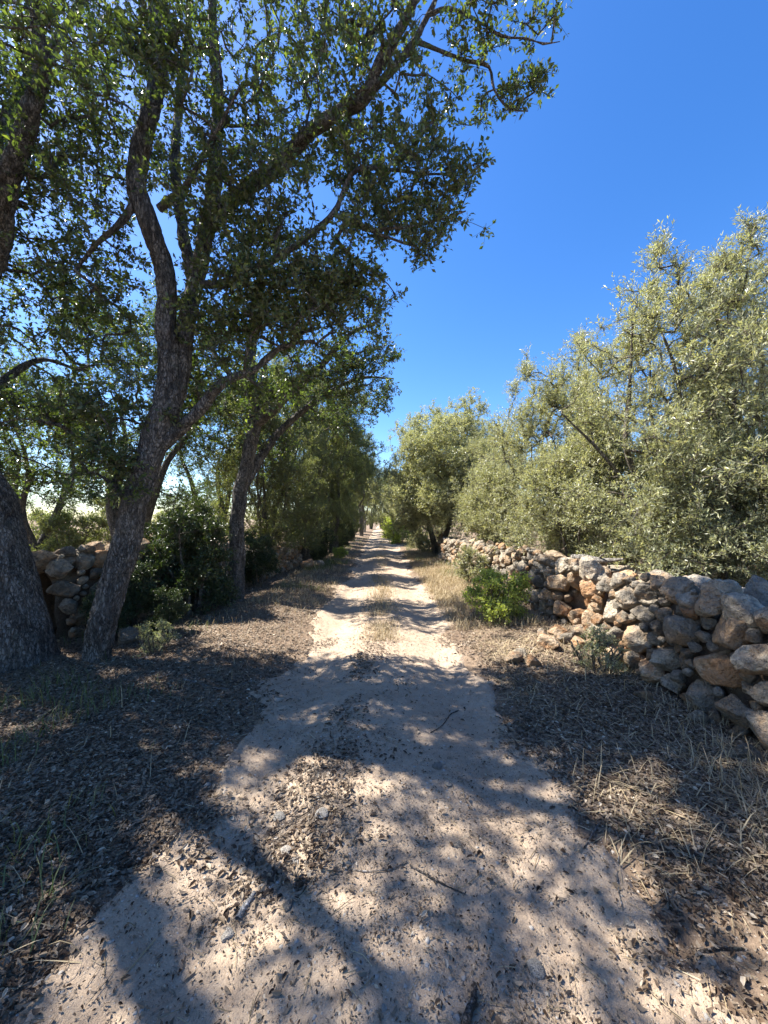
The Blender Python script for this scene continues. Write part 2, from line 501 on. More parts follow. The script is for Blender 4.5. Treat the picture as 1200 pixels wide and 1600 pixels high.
def make_tree(name, label, cat, trunks, blobs, leafmat, barkmat, origin, group=None, nleaf=40, ntwig=5, twig=0.24, leaf=(0.047, 0.025),
              droop=0.0, up=0.25, min_attach=1.5, fine=False, step=0.12, bark=0.012, tip_r=0.003, max_r=0.05, keep=None, leaf_spread=0.9):
    """trunks: list of polylines of (x, y, z, r), all world space; blobs: crown ellipsoids of twig ends"""
    origin = np.asarray(origin, float)
    pos, par, mr, man = [], [], [], []
    T = Geo()
    for poly in trunks:
        P = catmull(poly, 0.04 if max(p[3] for p in poly) > 0.1 else 0.06)
        pts, rad = P[:, :3].copy(), np.maximum(P[:, 3], 0.004)
        wob = np.stack([fbm(pts * 1.7 + 9, 2, 71), fbm(pts * 1.7 + 23, 2, 72), 0 * pts[:, 0]], -1)
        pts += wob * np.minimum(rad, 0.1)[:, None] * 0.55
        sides = int(np.clip(rad.max() * 2 * math.pi / 0.022, 8, 72))
        tube(T, pts, rad, sides, bark if rad.max() > 0.06 else bark * 0.4)
        prev = -1
        if pos:
            A = np.array(pos)
            prev = int(np.argmin(np.linalg.norm(A - pts[0], axis=1)))
        for i in range(0, len(pts), 2):
            pos.append(pts[i]); par.append(prev); mr.append(rad[i]); man.append(True)
            prev = len(pos) - 1
    tw = blob_points(blobs)
    if keep is not None:
        tw = tw[keep(tw)]
    N = len(tw)
    cap = len(pos) + N * 14
    A = np.zeros((cap, 3)); A[:len(pos)] = pos
    okA = np.zeros(cap, bool); okA[:len(pos)] = (A[:len(pos), 2] - origin[2]) > min_attach
    n0 = n = len(pos)
    par = list(par)
    d0 = np.array([np.min(np.linalg.norm(A[:n0][okA[:n0]] - t, axis=1)) for t in tw])
    order = np.argsort(d0)
    tips, tdir = [], []
    for k in order:
        t = tw[k]
        d = A[:n] - t
        dist = np.sqrt((d * d).sum(1)) + 0.25 * np.maximum(-d[:, 2] * -1, 0)
        dist[~okA[:n]] = 1e9
        j = int(np.argmin(dist))
        a = A[j]
        v = t - a
        ln = np.linalg.norm(v)
        if ln < 0.03:
            continue
        pd = a - A[par[j]] if par[j] >= 0 else np.array([0, 0, 1.0])
        pd = pd / (np.linalg.norm(pd) + 1e-9)
        m = int(min(13, max(1, round(ln / step))))
        c1 = a + pd * ln * 0.22 + np.array([0, 0, 0.10 * ln * up * 4]) + v * 0.18
        s = np.linspace(0, 1, m + 1)[1:, None]
        q = (1 - s) ** 2 * a + 2 * s * (1 - s) * (c1 * 0.6 + (a + v * 0.5) * 0.4) + s * s * t
        q[:-1] += rng.normal(size=(m, 3))[:-1] * step * 0.14
        prev = j
        for i in range(m):
            A[n] = q[i]; okA[n] = True
            par.append(prev); prev = n
            n += 1
        tips.append(n - 1)
        e = A[n - 1] - A[par[n - 1]]
        tdir.append(e / (np.linalg.norm(e) + 1e-9))
    A = A[:n]
    # pipe-model radii for the grown branches
    w = np.zeros(n)
    w[tips] += tip_r ** 2.2
    for i in range(n - 1, n0 - 1, -1):
        p = par[i]
        if p >= n0: w[p] += w[i]
    R = np.clip(w ** (1 / 2.2), tip_r * 0.8, max_r)
    B = Geo()
    child = {}
    for i in range(n0, n):
        child.setdefault(par[i], []).append(i)
    starts = [i for i in range(n0, n) if par[i] < n0]
    stack = [(par[i], i) for i in starts]
    while stack:
        p, i = stack.pop()
        chain = [p, i]
        while True:
            ch = child.get(i, [])
            if not ch: break
            ch = sorted(ch, key=lambda c: -R[c])
            for c in ch[1:]:
                stack.append((i, c))
            i = ch[0]
            chain.append(i)
        rr = R[chain].copy(); rr[0] = rr[1]
        sides = 9 if rr.max() > 0.025 else (5 if rr.max() > 0.008 else 3)
        tube(B, A[chain], rr, sides, 0.0, cap=False)
    # leafy twigs
    tips = np.array(tips); tdir = np.array(tdir)
    base = np.repeat(A[tips], ntwig, 0)
    dirs = nrm(np.repeat(tdir, ntwig, 0) * 0.55 + rng.normal(size=(len(base), 3)) * 0.62 + np.array([0, 0, up - droop]))
    ln = twig * rng.uniform(0.55, 1.25, len(base))
    base = base - dirs * ln[:, None] * 0.25
    k3 = np.arange(3) / 3 * 2 * math.pi
    u = nrm(np.cross(dirs, np.array([0.3, 0.2, 0.93]))); v_ = np.cross(dirs, u)
    ringv = (np.cos(k3)[None, :, None] * u[:, None] + np.sin(k3)[None, :, None] * v_[:, None]) * 0.0018
    tv = np.concatenate([base[:, None] + ringv * 1.3, (base + dirs * ln[:, None])[:, None] + ringv * 0.6], 1)
    kk = np.arange(len(base))[:, None] * 6
    B.add(tv.reshape(-1, 3), np.concatenate([kk + np.array([[a, (a + 1) % 3, (a + 1) % 3 + 3, a + 3]]) for a in range(3)]))
    per = max(1, nleaf // ntwig)
    tt = rng.random((len(base), per)) ** 0.75
    lb = base[:, None] + dirs[:, None] * (ln[:, None] * tt)[..., None]
    m = lb.shape[0] * per
    lb = lb.reshape(-1, 3)
    ld = np.repeat(dirs, per, 0)
    rad = nrm(rng.normal(size=(m, 3)))
    rad = nrm(rad - ld * (rad * ld).sum(-1, keepdims=True))
    ax = nrm(ld * rng.uniform(0.25, 1.0, (m, 1)) + rad * leaf_spread + np.array([0, 0, -droop * 0.5]))
    nor = nrm(np.array([0, 0, 0.8]) + rng.normal(size=(m, 3)) * 0.75)
    sc = rng.uniform(0.65, 1.3, m)
    C = Geo()
    leaves(C, lb + ax * 0.004, ax, nor, leaf[0] * sc, leaf[1] * sc * rng.uniform(0.8, 1.2, m), 0.22, fine)
    root = link(name, None, None, origin, label, cat, group)
    link('trunk', T.mesh(name + '_trunk', barkmat, True, origin), root)
    link('branches', B.mesh(name + '_branches', barkmat, True, origin), root, kind='stuff')
    link('crown', C.mesh(name + '_crown', leafmat, False, origin), root, kind='stuff')
    return root

def pl(*pts):
    """polyline from (px, py, depth, radius)"""
    return [(*at(a, b, c), r) for a, b, c, r in pts]

def bl(px, py, y, rx, ry, rz, n):
    return (at(px, py, y), (rx, ry, rz), n)

def ground_at(x, y):
    return np.array([x, y, float(gh(np.array([x]), np.array([y]))[0])])

# ------------------------------------------------------------------ left-hand holm oaks
OAKS = 'holm oaks along the left side of the track'
make_tree('holm_oak', 'massive holm oak with thick grey trunk leaning out beyond the left edge', 'tree',
    [pl((30, 1066, 3.9, .37), (29, 1030, 3.9, .325), (20, 960, 3.9, .275), (0, 870, 3.9, .25), (-34, 770, 3.9, .235), (-72, 690, 3.9, .225), (-105, 560, 3.9, .20), (-108, 420, 3.95, .17), (-85, 250, 4.0, .14), (-70, 60, 4.0, .11), (-60, -150, 4.0, .06)),
     pl((-104, 540, 3.9, .11), (-30, 400, 3.7, .10), (10, 250, 3.5, .075), (38, 160, 3.4, .06), (55, 95, 3.3, .05), (40, 0, 3.2, .035), (20, -120, 3.1, .02)),
     pl((-95, 430, 3.95, .12), (-170, 300, 4.3, .09), (-260, 150, 4.6, .06), (-330, 20, 4.8, .03)),
     pl((-90, 300, 4.0, .09), (-20, 200, 4.6, .07), (70, 60, 5.2, .05), (140, -60, 5.4, .03)),
     [(-4.6, 3.9, 3.6, .13), (-4.7, 3.2, 4.3, .10), (-4.3, 2.5, 5.0, .075), (-3.8, 1.9, 5.5, .045), (-3.4, 1.3, 5.8, .015)],
     [(-4.65, 3.5, 4.0, .08), (-3.9, 2.9, 4.5, .055), (-3.2, 2.3, 4.6, .03), (-2.8, 1.8, 4.5, .012)],
     pl((-50, 640, 3.9, .06), (5, 590, 4.3, .04), (60, 560, 4.7, .026), (115, 575, 5.0, .01))],
    [bl(30, 640, 4.6, .9, .7, .45, 90), bl(60, 480, 4.4, .9, .8, .7, 120), bl(-60, 330, 4.0, 1.2, 1.0, .9, 96), bl(80, 300, 3.9, .8, .8, .7, 102), bl(70, 120, 3.5, .8, .9, .7, 96),
     bl(-150, 60, 4.2, 1.5, 1.4, 1.1, 150), bl(120, -60, 4.3, 1.2, 1.2, .9, 120), bl(-330, 100, 4.9, 1.5, 1.5, 1.2, 190), bl(20, -330, 4.2, 1.6, 1.7, .8, 132), bl(-330, 480, 4.2, 1.1, 1.0, .8, 110), bl(-380, -220, 4.6, 1.3, 1.6, .8, 150), bl(80, 40, 2.7, .55, .4, .4, 30),
     (np.array([-3.6, 2.4, 5.1]), (.9, .8, .6), 54), (np.array([-3.0, 1.8, 4.5]), (.8, .7, .5), 54), (np.array([-4.3, 2.4, 6.2]), (1.0, .8, .7), 54), (np.array([-3.3, 1.1, 5.5]), (.8, .7, .6), 48), (np.array([-4.4, 1.2, 6.6]), (1.0, .9, .6), 48),
     (np.array([-3.6, 3.3, 6.0]), (.7, .6, .6), 36), (np.array([-4.6, 2.7, 3.5]), (.7, .6, .5), 72), (np.array([-5.2, 3.2, 4.5]), (.7, .7, .5), 66), (np.array([-4.1, 2.9, 4.3]), (.7, .6, .5), 66), (np.array([-5.4, 2.4, 5.6]), (.8, .7, .5), 60), (np.array([-3.9, 3.0, 3.2]), (.45, .5, .35), 40), bl(60, 200, 4.6, .8, .7, .7, 90), bl(90, 420, 4.8, .7, .6, .6, 80), bl(150, 80, 4.6, .8, .7, .7, 90)],
    M['oak_leaf'], M['oak_bark'], at(30, 1066, 3.9) * [1, 1, 0], OAKS, nleaf=33, leaf=(.05, .026), min_attach=1.6, twig=.2, bark=.018)

make_tree('holm_oak', 'leaning holm oak with forked twisting stems and a long limb arching over the track', 'tree',
    thin([pl((143, 1058, 3.96, .19), (150, 1030, 3.96, .155), (163, 970, 3.96, .15), (188, 880, 3.96, .158), (213, 790, 3.96, .155), (241, 700, 3.96, .155), (256, 640, 3.96, .155), (261, 585, 3.96, .135), (256, 500, 3.96, .118), (254, 430, 3.95, .113), (232, 350, 3.92, .112), (208, 275, 3.9, .108), (222, 190, 3.85, .095), (238, 100, 3.8, .085), (232, 0, 3.75, .07), (220, -160, 3.7, .04), (200, -300, 3.6, .015)),
     pl((260, 655, 3.98, .125), (277, 590, 4.02, .11), (290, 500, 4.1, .10), (306, 420, 4.15, .10), (326, 345, 4.2, .092), (332, 250, 4.25, .085), (336, 150, 4.3, .07), (328, 50, 4.35, .055), (320, -100, 4.4, .03), (330, -260, 4.4, .012)),
     pl((300, 440, 4.14, .08), (282, 350, 4.3, .07), (268, 250, 4.5, .06), (275, 120, 4.7, .045), (290, -20, 4.8, .03), (300, -160, 4.9, .012)),
     pl((322, 355, 4.2, .095), (375, 292, 4.1, .09), (425, 252, 4.0, .085), (478, 196, 3.9, .08), (530, 160, 3.8, .075), (570, 136, 3.75, .068), (590, 90, 3.7, .06), (618, 42, 3.65, .052), (645, -10, 3.6, .045), (700, -110, 3.5, .03), (770, -220, 3.4, .012)),
     pl((560, 142, 3.76, .05), (600, 108, 3.72, .045), (640, 60, 3.7, .04), (668, 10, 3.7, .03), (700, -60, 3.7, .015)),
     pl((650, 45, 3.7, .022), (690, 62, 3.72, .02), (735, 78, 3.74, .018), (768, 88, 3.75, .015), (776, 125, 3.75, .012), (800, 155, 3.75, .009), (830, 160, 3.75, .006)),
     pl((668, 5, 3.7, .02), (705, -8, 3.6, .017), (752, 14, 3.55, .013), (790, 38, 3.5, .010), (830, 42, 3.5, .007), (855, 50, 3.5, .004), (882, 46, 3.5, .003)),
     pl((304, 440, 4.14, .055), (350, 436, 4.0, .048), (410, 408, 3.9, .042), (470, 372, 3.85, .037), (518, 328, 3.8, .032), (534, 295, 3.8, .028), (556, 256, 3.8, .024), (615, 256, 3.8, .02), (660, 262, 3.8, .013), (705, 262, 3.8, .006)),
     pl((520, 328, 3.8, .03), (548, 338, 3.8, .027), (572, 352, 3.8, .024), (610, 350, 3.8, .018), (650, 346, 3.8, .013), (690, 336, 3.8, .009), (730, 322, 3.8, .005)),
     pl((572, 352, 3.8, .016), (620, 370, 3.8, .012), (660, 385, 3.8, .008), (675, 405, 3.8, .004)),
     pl((246, 705, 3.97, .085), (280, 672, 3.95, .075), (310, 640, 3.9, .062), (345, 598, 3.9, .046), (395, 575, 4.0, .032), (440, 540, 4.1, .022), (490, 530, 4.2, .009)),
     pl((206, 310, 3.9, .05), (180, 345, 3.85, .04), (145, 375, 3.8, .025), (110, 420, 3.8, .012)),
     pl((245, 320, 3.92, .05), (285, 280, 3.8, .035), (330, 200, 3.6, .02), (370, 120, 3.4, .01)),
     pl((205, 790, 3.96, .05), (180, 760, 3.85, .03), (150, 740, 3.8, .015))], .76),
    [bl(250, 560, 4.6, .7, .5, .6, 80), bl(330, 520, 4.0, .5, .6, .5, 110), bl(430, 500, 4.0, .65, .6, .45, 84), bl(530, 480, 4.1, .5, .5, .42, 90), bl(420, 370, 4.0, .6, .6, .45, 84), bl(520, 420, 3.9, .4, .45, .3, 60),
     bl(590, 250, 3.8, .8, .4, .33, 85), bl(630, 325, 3.8, .65, .35, .22, 70), bl(690, 280, 3.8, .38, .3, .3, 44), bl(500, 200, 3.9, .8, .6, .55, 110), bl(600, 340, 3.9, .4, .4, .4, 36), bl(360, 180, 4.1, .9, .8, .8, 96), bl(240, 200, 4.2, .7, .7, .8, 66),
     bl(590, 70, 3.7, .75, .6, .5, 95), bl(690, 150, 3.75, .28, .35, .22, 26), bl(740, 40, 3.65, .5, .4, .2, 34), bl(805, 150, 3.75, .30, .2, .2, 22), bl(835, 110, 3.7, .14, .2, .16, 9), bl(845, 30, 3.6, .2, .25, .14, 12), bl(420, 40, 4.0, 1.0, .9, .8, 108), bl(300, -120, 4.0, 1.3, 1.1, .8, 108), bl(600, -150, 3.6, 1.1, .9, .7, 60),
     bl(300, 90, 3.5, .7, .3, .6, 60), bl(280, 330, 3.6, .35, .3, .4, 34), bl(370, 300, 3.7, .5, .35, .35, 60), bl(350, 440, 3.7, .5, .3, .4, 60), bl(240, 30, 3.2, .5, .3, .4, 50), bl(470, 470, 3.9, .7, .5, .5, 90), bl(560, 430, 4.0, .2, .3, .25, 22), bl(120, 650, 4.3, .6, .5, .4, 72), bl(330, 640, 4.6, .4, .4, .35, 48), bl(60, 735, 4.6, .5, .4, .25, 42), bl(440, 610, 4.3, .4, .4, .3, 42), bl(140, 400, 3.8, .4, .4, .4, 50), bl(165, 730, 3.85, .42, .35, .28, 75), bl(205, 660, 3.9, .4, .4, .3, 50), bl(400, -330, 3.8, 1.7, 1.4, .7, 84), bl(760, -240, 3.3, .7, .7, .5, 40), bl(660, 385, 3.8, .2, .2, .12, 18)],
    M['oak_leaf'], M['oak_bark'], at(143, 1058, 3.96) * [1, 1, 0], OAKS, nleaf=31, leaf=(.05, .026), min_attach=1.7, twig=.2, bark=.016)

make_tree('holm_oak', 'slender holm oak with upright straight trunk and low fork, third from the left edge', 'tree',
    [pl((371, 962, 6.9, .17), (372, 935, 6.9, .135), (370, 850, 6.9, .12), (374, 780, 6.9, .115), (388, 705, 6.9, .112), (396, 650, 6.9, .105), (388, 570, 6.9, .09), (396, 480, 6.9, .07), (410, 380, 6.9, .04), (420, 300, 6.9, .015)),
     pl((398, 660, 6.9, .10), (425, 640, 6.8, .085), (458, 608, 6.7, .07), (500, 570, 6.6, .05), (545, 520, 6.5, .035), (590, 500, 6.5, .012)),
     pl((380, 760, 6.9, .08), (408, 710, 7.1, .075), (440, 670, 7.3, .06), (500, 620, 7.5, .045), (560, 590, 7.6, .025), (615, 590, 7.6, .01)),
     pl((392, 620, 6.9, .06), (340, 560, 7.1, .045), (300, 480, 7.3, .025))],
    [bl(400, 600, 7.0, .9, .9, .6, 130), bl(500, 580, 6.8, .8, .8, .5, 130), bl(560, 560, 6.8, .55, .6, .4, 90), bl(430, 450, 6.9, 1.1, 1.0, .8, 150), bl(540, 640, 7.4, .75, .8, .4, 90), bl(330, 520, 7.3, 1.0, .9, .9, 120), bl(400, 700, 7.4, .7, .8, .3, 50), bl(330, 680, 7.4, .6, .6, .3, 50), bl(600, 610, 7.4, .22, .4, .3, 22)],
    M['oak_leaf'], M['oak_bark'], at(371, 962, 6.9) * [1, 1, 0], OAKS, nleaf=36, leaf=(.05, .026), min_attach=1.7)

# ------------------------------------------------------------------ right-hand wild olives
def olive(name, label, base, h, spread, stems, n, leafmat, seed, low=0.5, group=None, barkmat=None, cat='tree', leaf=(0.052, 0.0125), nleaf=70, r0=0.07, twig=.30,
          top_narrow=0.45, nb=22, depth=1.0, up=.5, spread_leaf=.65, spiky=True):
    rs = np.random.default_rng(seed)
    bx, by, bz = base
    trunks, blobs = [], []
    for k in range(stems):
        a = k / stems * 2 * math.pi + rs.uniform(-.5, .5)
        lean = rs.uniform(.15, .6) * spread
        top = rs.uniform(.6, .9) * h
        pts = []
        for t in np.linspace(0, 1, 6):
            q = lean * t ** 1.3
            wb = rs.normal(size=2) * .03 * h * t
            pts.append((bx + math.cos(a) * (0.1 + q) + wb[0], by + math.sin(a) * (0.1 + q) + wb[1], bz - .05 + top * t, max(.006, r0 * (1 - .9 * t) * (1.25 if t == 0 else 1))))
        trunks.append(pts)
    for k in range(nb):
        t = (k + .5) / nb
        z0 = low * h * .35
        z = z0 + (h * .92 - z0) * t
        wid = spread * (1 - top_narrow * t ** 1.8) * (0.8 + .2 * min(1, t * 5))
        a = k * 2.4 + rs.uniform(-.6, .6)
        q = rs.uniform(.3, .72) * wid
        rr = wid * rs.uniform(.34, .52)
        blobs.append((np.array([bx + math.cos(a) * q, by + math.sin(a) * q * depth, bz + z + rs.normal() * .04 * h]), (rr, rr, h * .085 + rr * .25), n // nb))
        if spiky and t > .45:
            for _ in range(2):
                a2 = rs.uniform(0, 6.28); q2 = wid * rs.uniform(.2, .85)
                blobs.append((np.array([bx + math.cos(a2) * q2, by + math.sin(a2) * q2, bz + z + h * .09]), (.12, .12, .30), 9))
    return make_tree(name, label, cat, trunks, blobs, leafmat, barkmat or M['olive_bark'], (bx, by, bz), group, nleaf=nleaf, ntwig=6, twig=twig, leaf=leaf, up=up,
                     min_attach=min(.35, h * .15), bark=.006, max_r=.03, step=.14 if h > 1.5 else .06, leaf_spread=spread_leaf)

OL = 'wild olives behind the right-hand stone wall'
ol_a = olive('wild_olive', 'tall silvery wild olive whose crown peaks high against the sky, right of the rounded one', ground_at(4.15, 5.5), 4.85, 1.85, 7, 1300, M['olive_leaf'], 3, group=OL, low=.35)
ol_b = olive('wild_olive', 'tallest silvery wild olive, cut off by the right edge of the view', ground_at(5.75, 5.1), 5.6, 2.0, 7, 1300, M['olive_leaf'], 4, group=OL, low=.35)
ol_c = olive('wild_olive', 'mid height wild olive with rounded yellowish skirt spilling over the wall', ground_at(3.75, 8.3), 4.7, 2.05, 6, 1300, M['olive_leaf'], 5, group=OL, low=.4)
ol_d = olive('wild_olive', 'round crowned wild olive on twin bare stems at the far end of the right wall', ground_at(2.25, 15.6), 5.55, 2.85, 2, 3600, M['olive_leaf'], 6, low=.7, group=OL, r0=.13, top_narrow=.18, spiky=False, nb=40, leaf=(.075, .022))
ol_s = olive('wild_olive', 'low wild olive sprawling over the wall top left of the tall ones', ground_at(3.3, 6.6), 2.7, 1.15, 6, 800, M['olive_leaf'], 12, low=.8, group=OL, r0=.035)
copy_thing(ol_s, ground_at(3.1, 10.8), 2.0, 1.05, 'low wild olive at the wall between the round crowned tree and the sprawling one', OL)
copy_thing(ol_c, ground_at(3.6, 12.4), 2.2, .86, 'wild olive filling the gap beside the round crowned tree', OL)
copy_thing(ol_a, ground_at(7.6, 8.6), 1.3, .92, 'shaded wild olive in the second row behind the two tallest ones', OL)
copy_thing(ol_b, ground_at(6.0, 11.2), 4.0, .8, 'wild olive in the second row behind the rounded one', OL)
copy_thing(ol_s, ground_at(4.9, 4.0), 4.1, .78, 'low leafy wild olive under the tallest one at the right edge', OL)
copy_thing(ol_s, ground_at(4.1, 5.0), .9, .8, 'low leafy wild olive filling the foot of the high peaking one', OL)
copy_thing(ol_s, ground_at(5.6, 7.2), 3.0, 1.1, 'low shaded wild olive behind the gap between the two tallest ones', OL)
FARO = 'wild olives along the right of the track far ahead'
for i, (x, y, r, sc, lab) in enumerate([(2.9, 20.5, 1.0, .95, 'wild olive directly beyond the round crowned tree on the right'), (2.7, 26.0, 2.6, .85, 'wild olive farther along the right verge, beyond the pair by the wall end'),
                                        (2.6, 33.0, 4.4, .9, 'far wild olive right of the track before the leafy tunnel'), (2.4, 42.0, .4, 1.0, 'wild olive at the right mouth of the leafy tunnel')]):
    copy_thing(ol_d if i % 2 else ol_c, ground_at(x, y), r, sc, lab, FARO)

# hedge trees down the left side

HED = 'hedge trees lining the left of the track further on'
hd_a = olive('hedge_tree', 'bushy many stemmed hedge tree just behind the slender oak', ground_at(-3.15, 10.4), 5.3, 1.6, 7, 1350, M['hedge_leaf'], 7, low=.55, group=HED, leaf=(.044, .02), r0=.05)
hd_c = olive('hedge_tree', 'tall hedge tree on the left whose crown leans out over the track', ground_at(-2.2, 16.6), 7.4, 2.2, 3, 1500, M['hedge_leaf'], 31, low=1.25, group='hedge trees lining the left of the track further on', leaf=(.05, .022), r0=.10, top_narrow=.35)
hd_b = olive('hedge_tree', 'taller olive green hedge tree, second along the left side', ground_at(-3.3, 14.2), 7.0, 1.95, 6, 1650, M['hedge_leaf'], 8, low=.35, group=HED, leaf=(.048, .02), r0=.07)
for i, (x, y, r, sc, src, lab) in enumerate([
        (-2.1, 25.0, 1.5, .95, 2, 'tall hedge tree leaning over the track about midway to the tunnel'),
        (-2.0, 34.0, 3.5, 1.0, 2, 'tall hedge tree leaning over the track at the tunnel mouth'),
        (-2.55, 12.3, 1.5, .62, 0, 'low dark hedge tree close to the left verge before the tall green one'),
        (-3.0, 18.5, 2.5, .95, 1, 'hedge tree on the left whose crown meets the blue gap over the track'),
        (-2.6, 16.3, 4.0, .7, 0, 'short dense hedge tree on the left verge where weeds begin'),
        (-2.9, 23.5, .7, .95, 1, 'hedge tree on the left about midway to the tunnel'),
        (-2.5, 21.0, 3.0, .75, 0, 'short hedge tree crowding the left verge about midway'),
        (-3.0, 30.0, 5.0, 1.0, 1, 'hedge tree on the left before the leafy tunnel'),
        (-2.9, 27.0, 1.0, .8, 0, 'short hedge tree on the left before the leafy tunnel'),
        (-3.2, 38.0, 2.0, 1.0, 1, 'hedge tree at the left mouth of the leafy tunnel'),
        (-2.2, 43.0, .9, 1.0, 2, 'leaning hedge tree deep in the leafy tunnel on the left'),
        (1.75, 45.0, 2.9, .95, 2, 'leaning hedge tree deep in the leafy tunnel on the right'),
        (-3.3, 46.0, 3.6, 1.0, 1, 'hedge tree inside the leafy tunnel on the left'),
        (-2.0, 60.0, 4.4, 1.25, 1, 'dark hedge tree closing the far end of the track, left half'),
        (1.3, 58.0, .2, 1.2, 1, 'dark hedge tree closing the far end of the track, right half'),
        (-0.4, 64.0, 1.2, 1.4, 1, 'tallest far tree seen through the tunnel end'),
        (1.6, 51.0, 2.2, .95, 1, 'hedge tree inside the leafy tunnel on the right')]):
    copy_thing((hd_a, hd_b, hd_c)[src], ground_at(x, y), r, sc, lab, HED)

# oaks beyond the left wall (their crowns fill the gaps and shade the verge)
BOAK = 'holm oaks standing beyond the left stone wall'
bo = olive('holm_oak', 'broad holm oak beyond the left wall, seen between the leaning oak and the slender oak', ground_at(-5.6, 8.4), 6.6, 2.3, 3, 1250, M['oak_leaf'], 15, low=.75, group=BOAK, leaf=(.052, .028), nleaf=30, r0=.14, barkmat=M['oak_bark'], spiky=False, up=.2, spread_leaf=.9)
copy_thing(bo, ground_at(-7.6, 5.2), 2.0, 1.0, 'holm oak beyond the left wall behind the massive trunk', BOAK)
copy_thing(bo, ground_at(-5.6, 12.6), 4.1, .95, 'holm oak beyond the left wall behind the slender oak', BOAK)
copy_thing(bo, ground_at(-6.0, 2.5), 5.2, .95, 'holm oak standing left of the view, shading the near verge', BOAK)
copy_thing(bo, ground_at(-4.6, -2.6), .6, 1.0, 'holm oak behind the viewer on the left', BOAK)
copy_thing(bo, ground_at(-9.5, 10.5), 1.1, .9, 'farthest left holm oak in the field beyond the wall', BOAK)

# shrubs
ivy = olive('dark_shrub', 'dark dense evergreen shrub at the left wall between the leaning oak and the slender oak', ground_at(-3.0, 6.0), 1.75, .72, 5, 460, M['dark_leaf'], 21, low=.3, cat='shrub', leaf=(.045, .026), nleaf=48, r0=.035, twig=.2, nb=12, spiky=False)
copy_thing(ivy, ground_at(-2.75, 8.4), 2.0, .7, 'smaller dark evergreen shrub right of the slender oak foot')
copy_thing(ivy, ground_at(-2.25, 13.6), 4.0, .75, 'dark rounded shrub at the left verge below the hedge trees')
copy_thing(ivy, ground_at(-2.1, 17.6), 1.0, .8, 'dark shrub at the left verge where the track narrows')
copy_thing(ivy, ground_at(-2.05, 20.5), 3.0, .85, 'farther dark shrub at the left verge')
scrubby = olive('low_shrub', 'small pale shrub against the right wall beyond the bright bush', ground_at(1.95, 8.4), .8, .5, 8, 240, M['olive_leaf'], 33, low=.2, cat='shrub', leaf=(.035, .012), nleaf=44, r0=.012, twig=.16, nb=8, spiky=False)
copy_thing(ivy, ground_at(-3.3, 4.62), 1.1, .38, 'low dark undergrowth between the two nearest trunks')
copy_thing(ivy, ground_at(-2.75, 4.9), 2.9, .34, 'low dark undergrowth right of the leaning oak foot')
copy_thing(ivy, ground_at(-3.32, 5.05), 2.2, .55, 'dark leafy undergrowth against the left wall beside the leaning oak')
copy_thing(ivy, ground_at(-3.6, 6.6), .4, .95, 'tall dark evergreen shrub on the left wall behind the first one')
fresh = olive('green_bush', 'bright fresh green leafy bush in front of the right wall', ground_at(1.68, 5.7), .66, .55, 14, 330, M['fresh_leaf'], 22, low=.15, cat='bush', leaf=(.035, .02), nleaf=36, r0=.010, twig=.13, nb=10, spiky=False, top_narrow=.3)
copy_thing(fresh, ground_at(0.95, 24.5), 2.0, 1.9, 'bright green bush at the right verge far down the track')
copy_thing(fresh, ground_at(0.75, 31.0), 1.2, 2.5, 'pale green bush at the right verge, farthest before the tunnel')
copy_thing(scrubby, ground_at(1.75, 16.6), .6, .9, 'low grey green shrub at the foot of the round crowned olive')
copy_thing(scrubby, ground_at(1.7, 20.0), 2.6, 1.1, 'low grey green shrub on the right verge beyond the round crowned olive')
copy_thing(fresh, ground_at(-1.65, 14.4), 3.3, .62, 'low green weed clump on the left verge below the hedge')
grey = olive('grey_shrub', 'small grey green twiggy shrub at the foot of the right wall below the hollow', ground_at(2.05, 3.72), .38, .27, 14, 130, M['scrub_leaf'], 23, low=.1, cat='shrub', leaf=(.020, .007), nleaf=60, r0=.003, twig=.10, nb=8, spiky=False, top_narrow=.3)
copy_thing(grey, ground_at(-2.5, 4.2), 2.2, .8, 'small twiggy shrub between the leaning oak foot and the track')
FS = 'shrubs scattered over the sunny field'
scrub = olive('field_shrub', 'pale sunlit shrub in the field seen between the two nearest trunks', ground_at(-8.3, 10.2), 1.5, 1.1, 6, 420, M['hedge_leaf'], 24, low=.1, cat='shrub', leaf=(.05, .024), nleaf=44, r0=.03, twig=.24, nb=10, spiky=False, group=FS)
for x, y, r, sc, lab in [(-12.5, 14.5, 1.0, 1.1, 'pale shrub deeper in the left field behind the nearest shrub'), (-7.6, 14.5, 2.2, 1.2, 'shrub in the left field behind the leaning oak'),
                         (-10, 22, 3.3, 1.6, 'large rounded shrub at the back of the left field'), (-17, 24, 4.0, 1.9, 'broad shrub at the back of the left field, far left'),
                         (7.3, 6.6, .5, .8, 'shrub just behind the right wall under the tallest olive'), (11, 13.5, 1.5, 1.4, 'shrub in the right field behind the olives'),
                         (15, 20, 2.5, 1.8, 'broad shrub at the back of the right field')]:
    copy_thing(scrub, ground_at(x, y), r, sc, lab, FS)
WD = 'trees standing along the far edge of the fields'
for i in range(12):
    a = (i - 5.5) / 5.5
    if abs(a) < .12: continue
    x, y = 52 * a + rng.uniform(-2, 2), 62 - 26 * abs(a) + rng.uniform(-3, 3)
    copy_thing((hd_b, bo)[i % 2], ground_at(x, y), rng.uniform(0, 6), rng.uniform(.8, 1.15), ('dark rounded tree in the distant tree line beyond the left field' if a < 0 else 'dark rounded tree in the distant tree line beyond the right field'), WD)

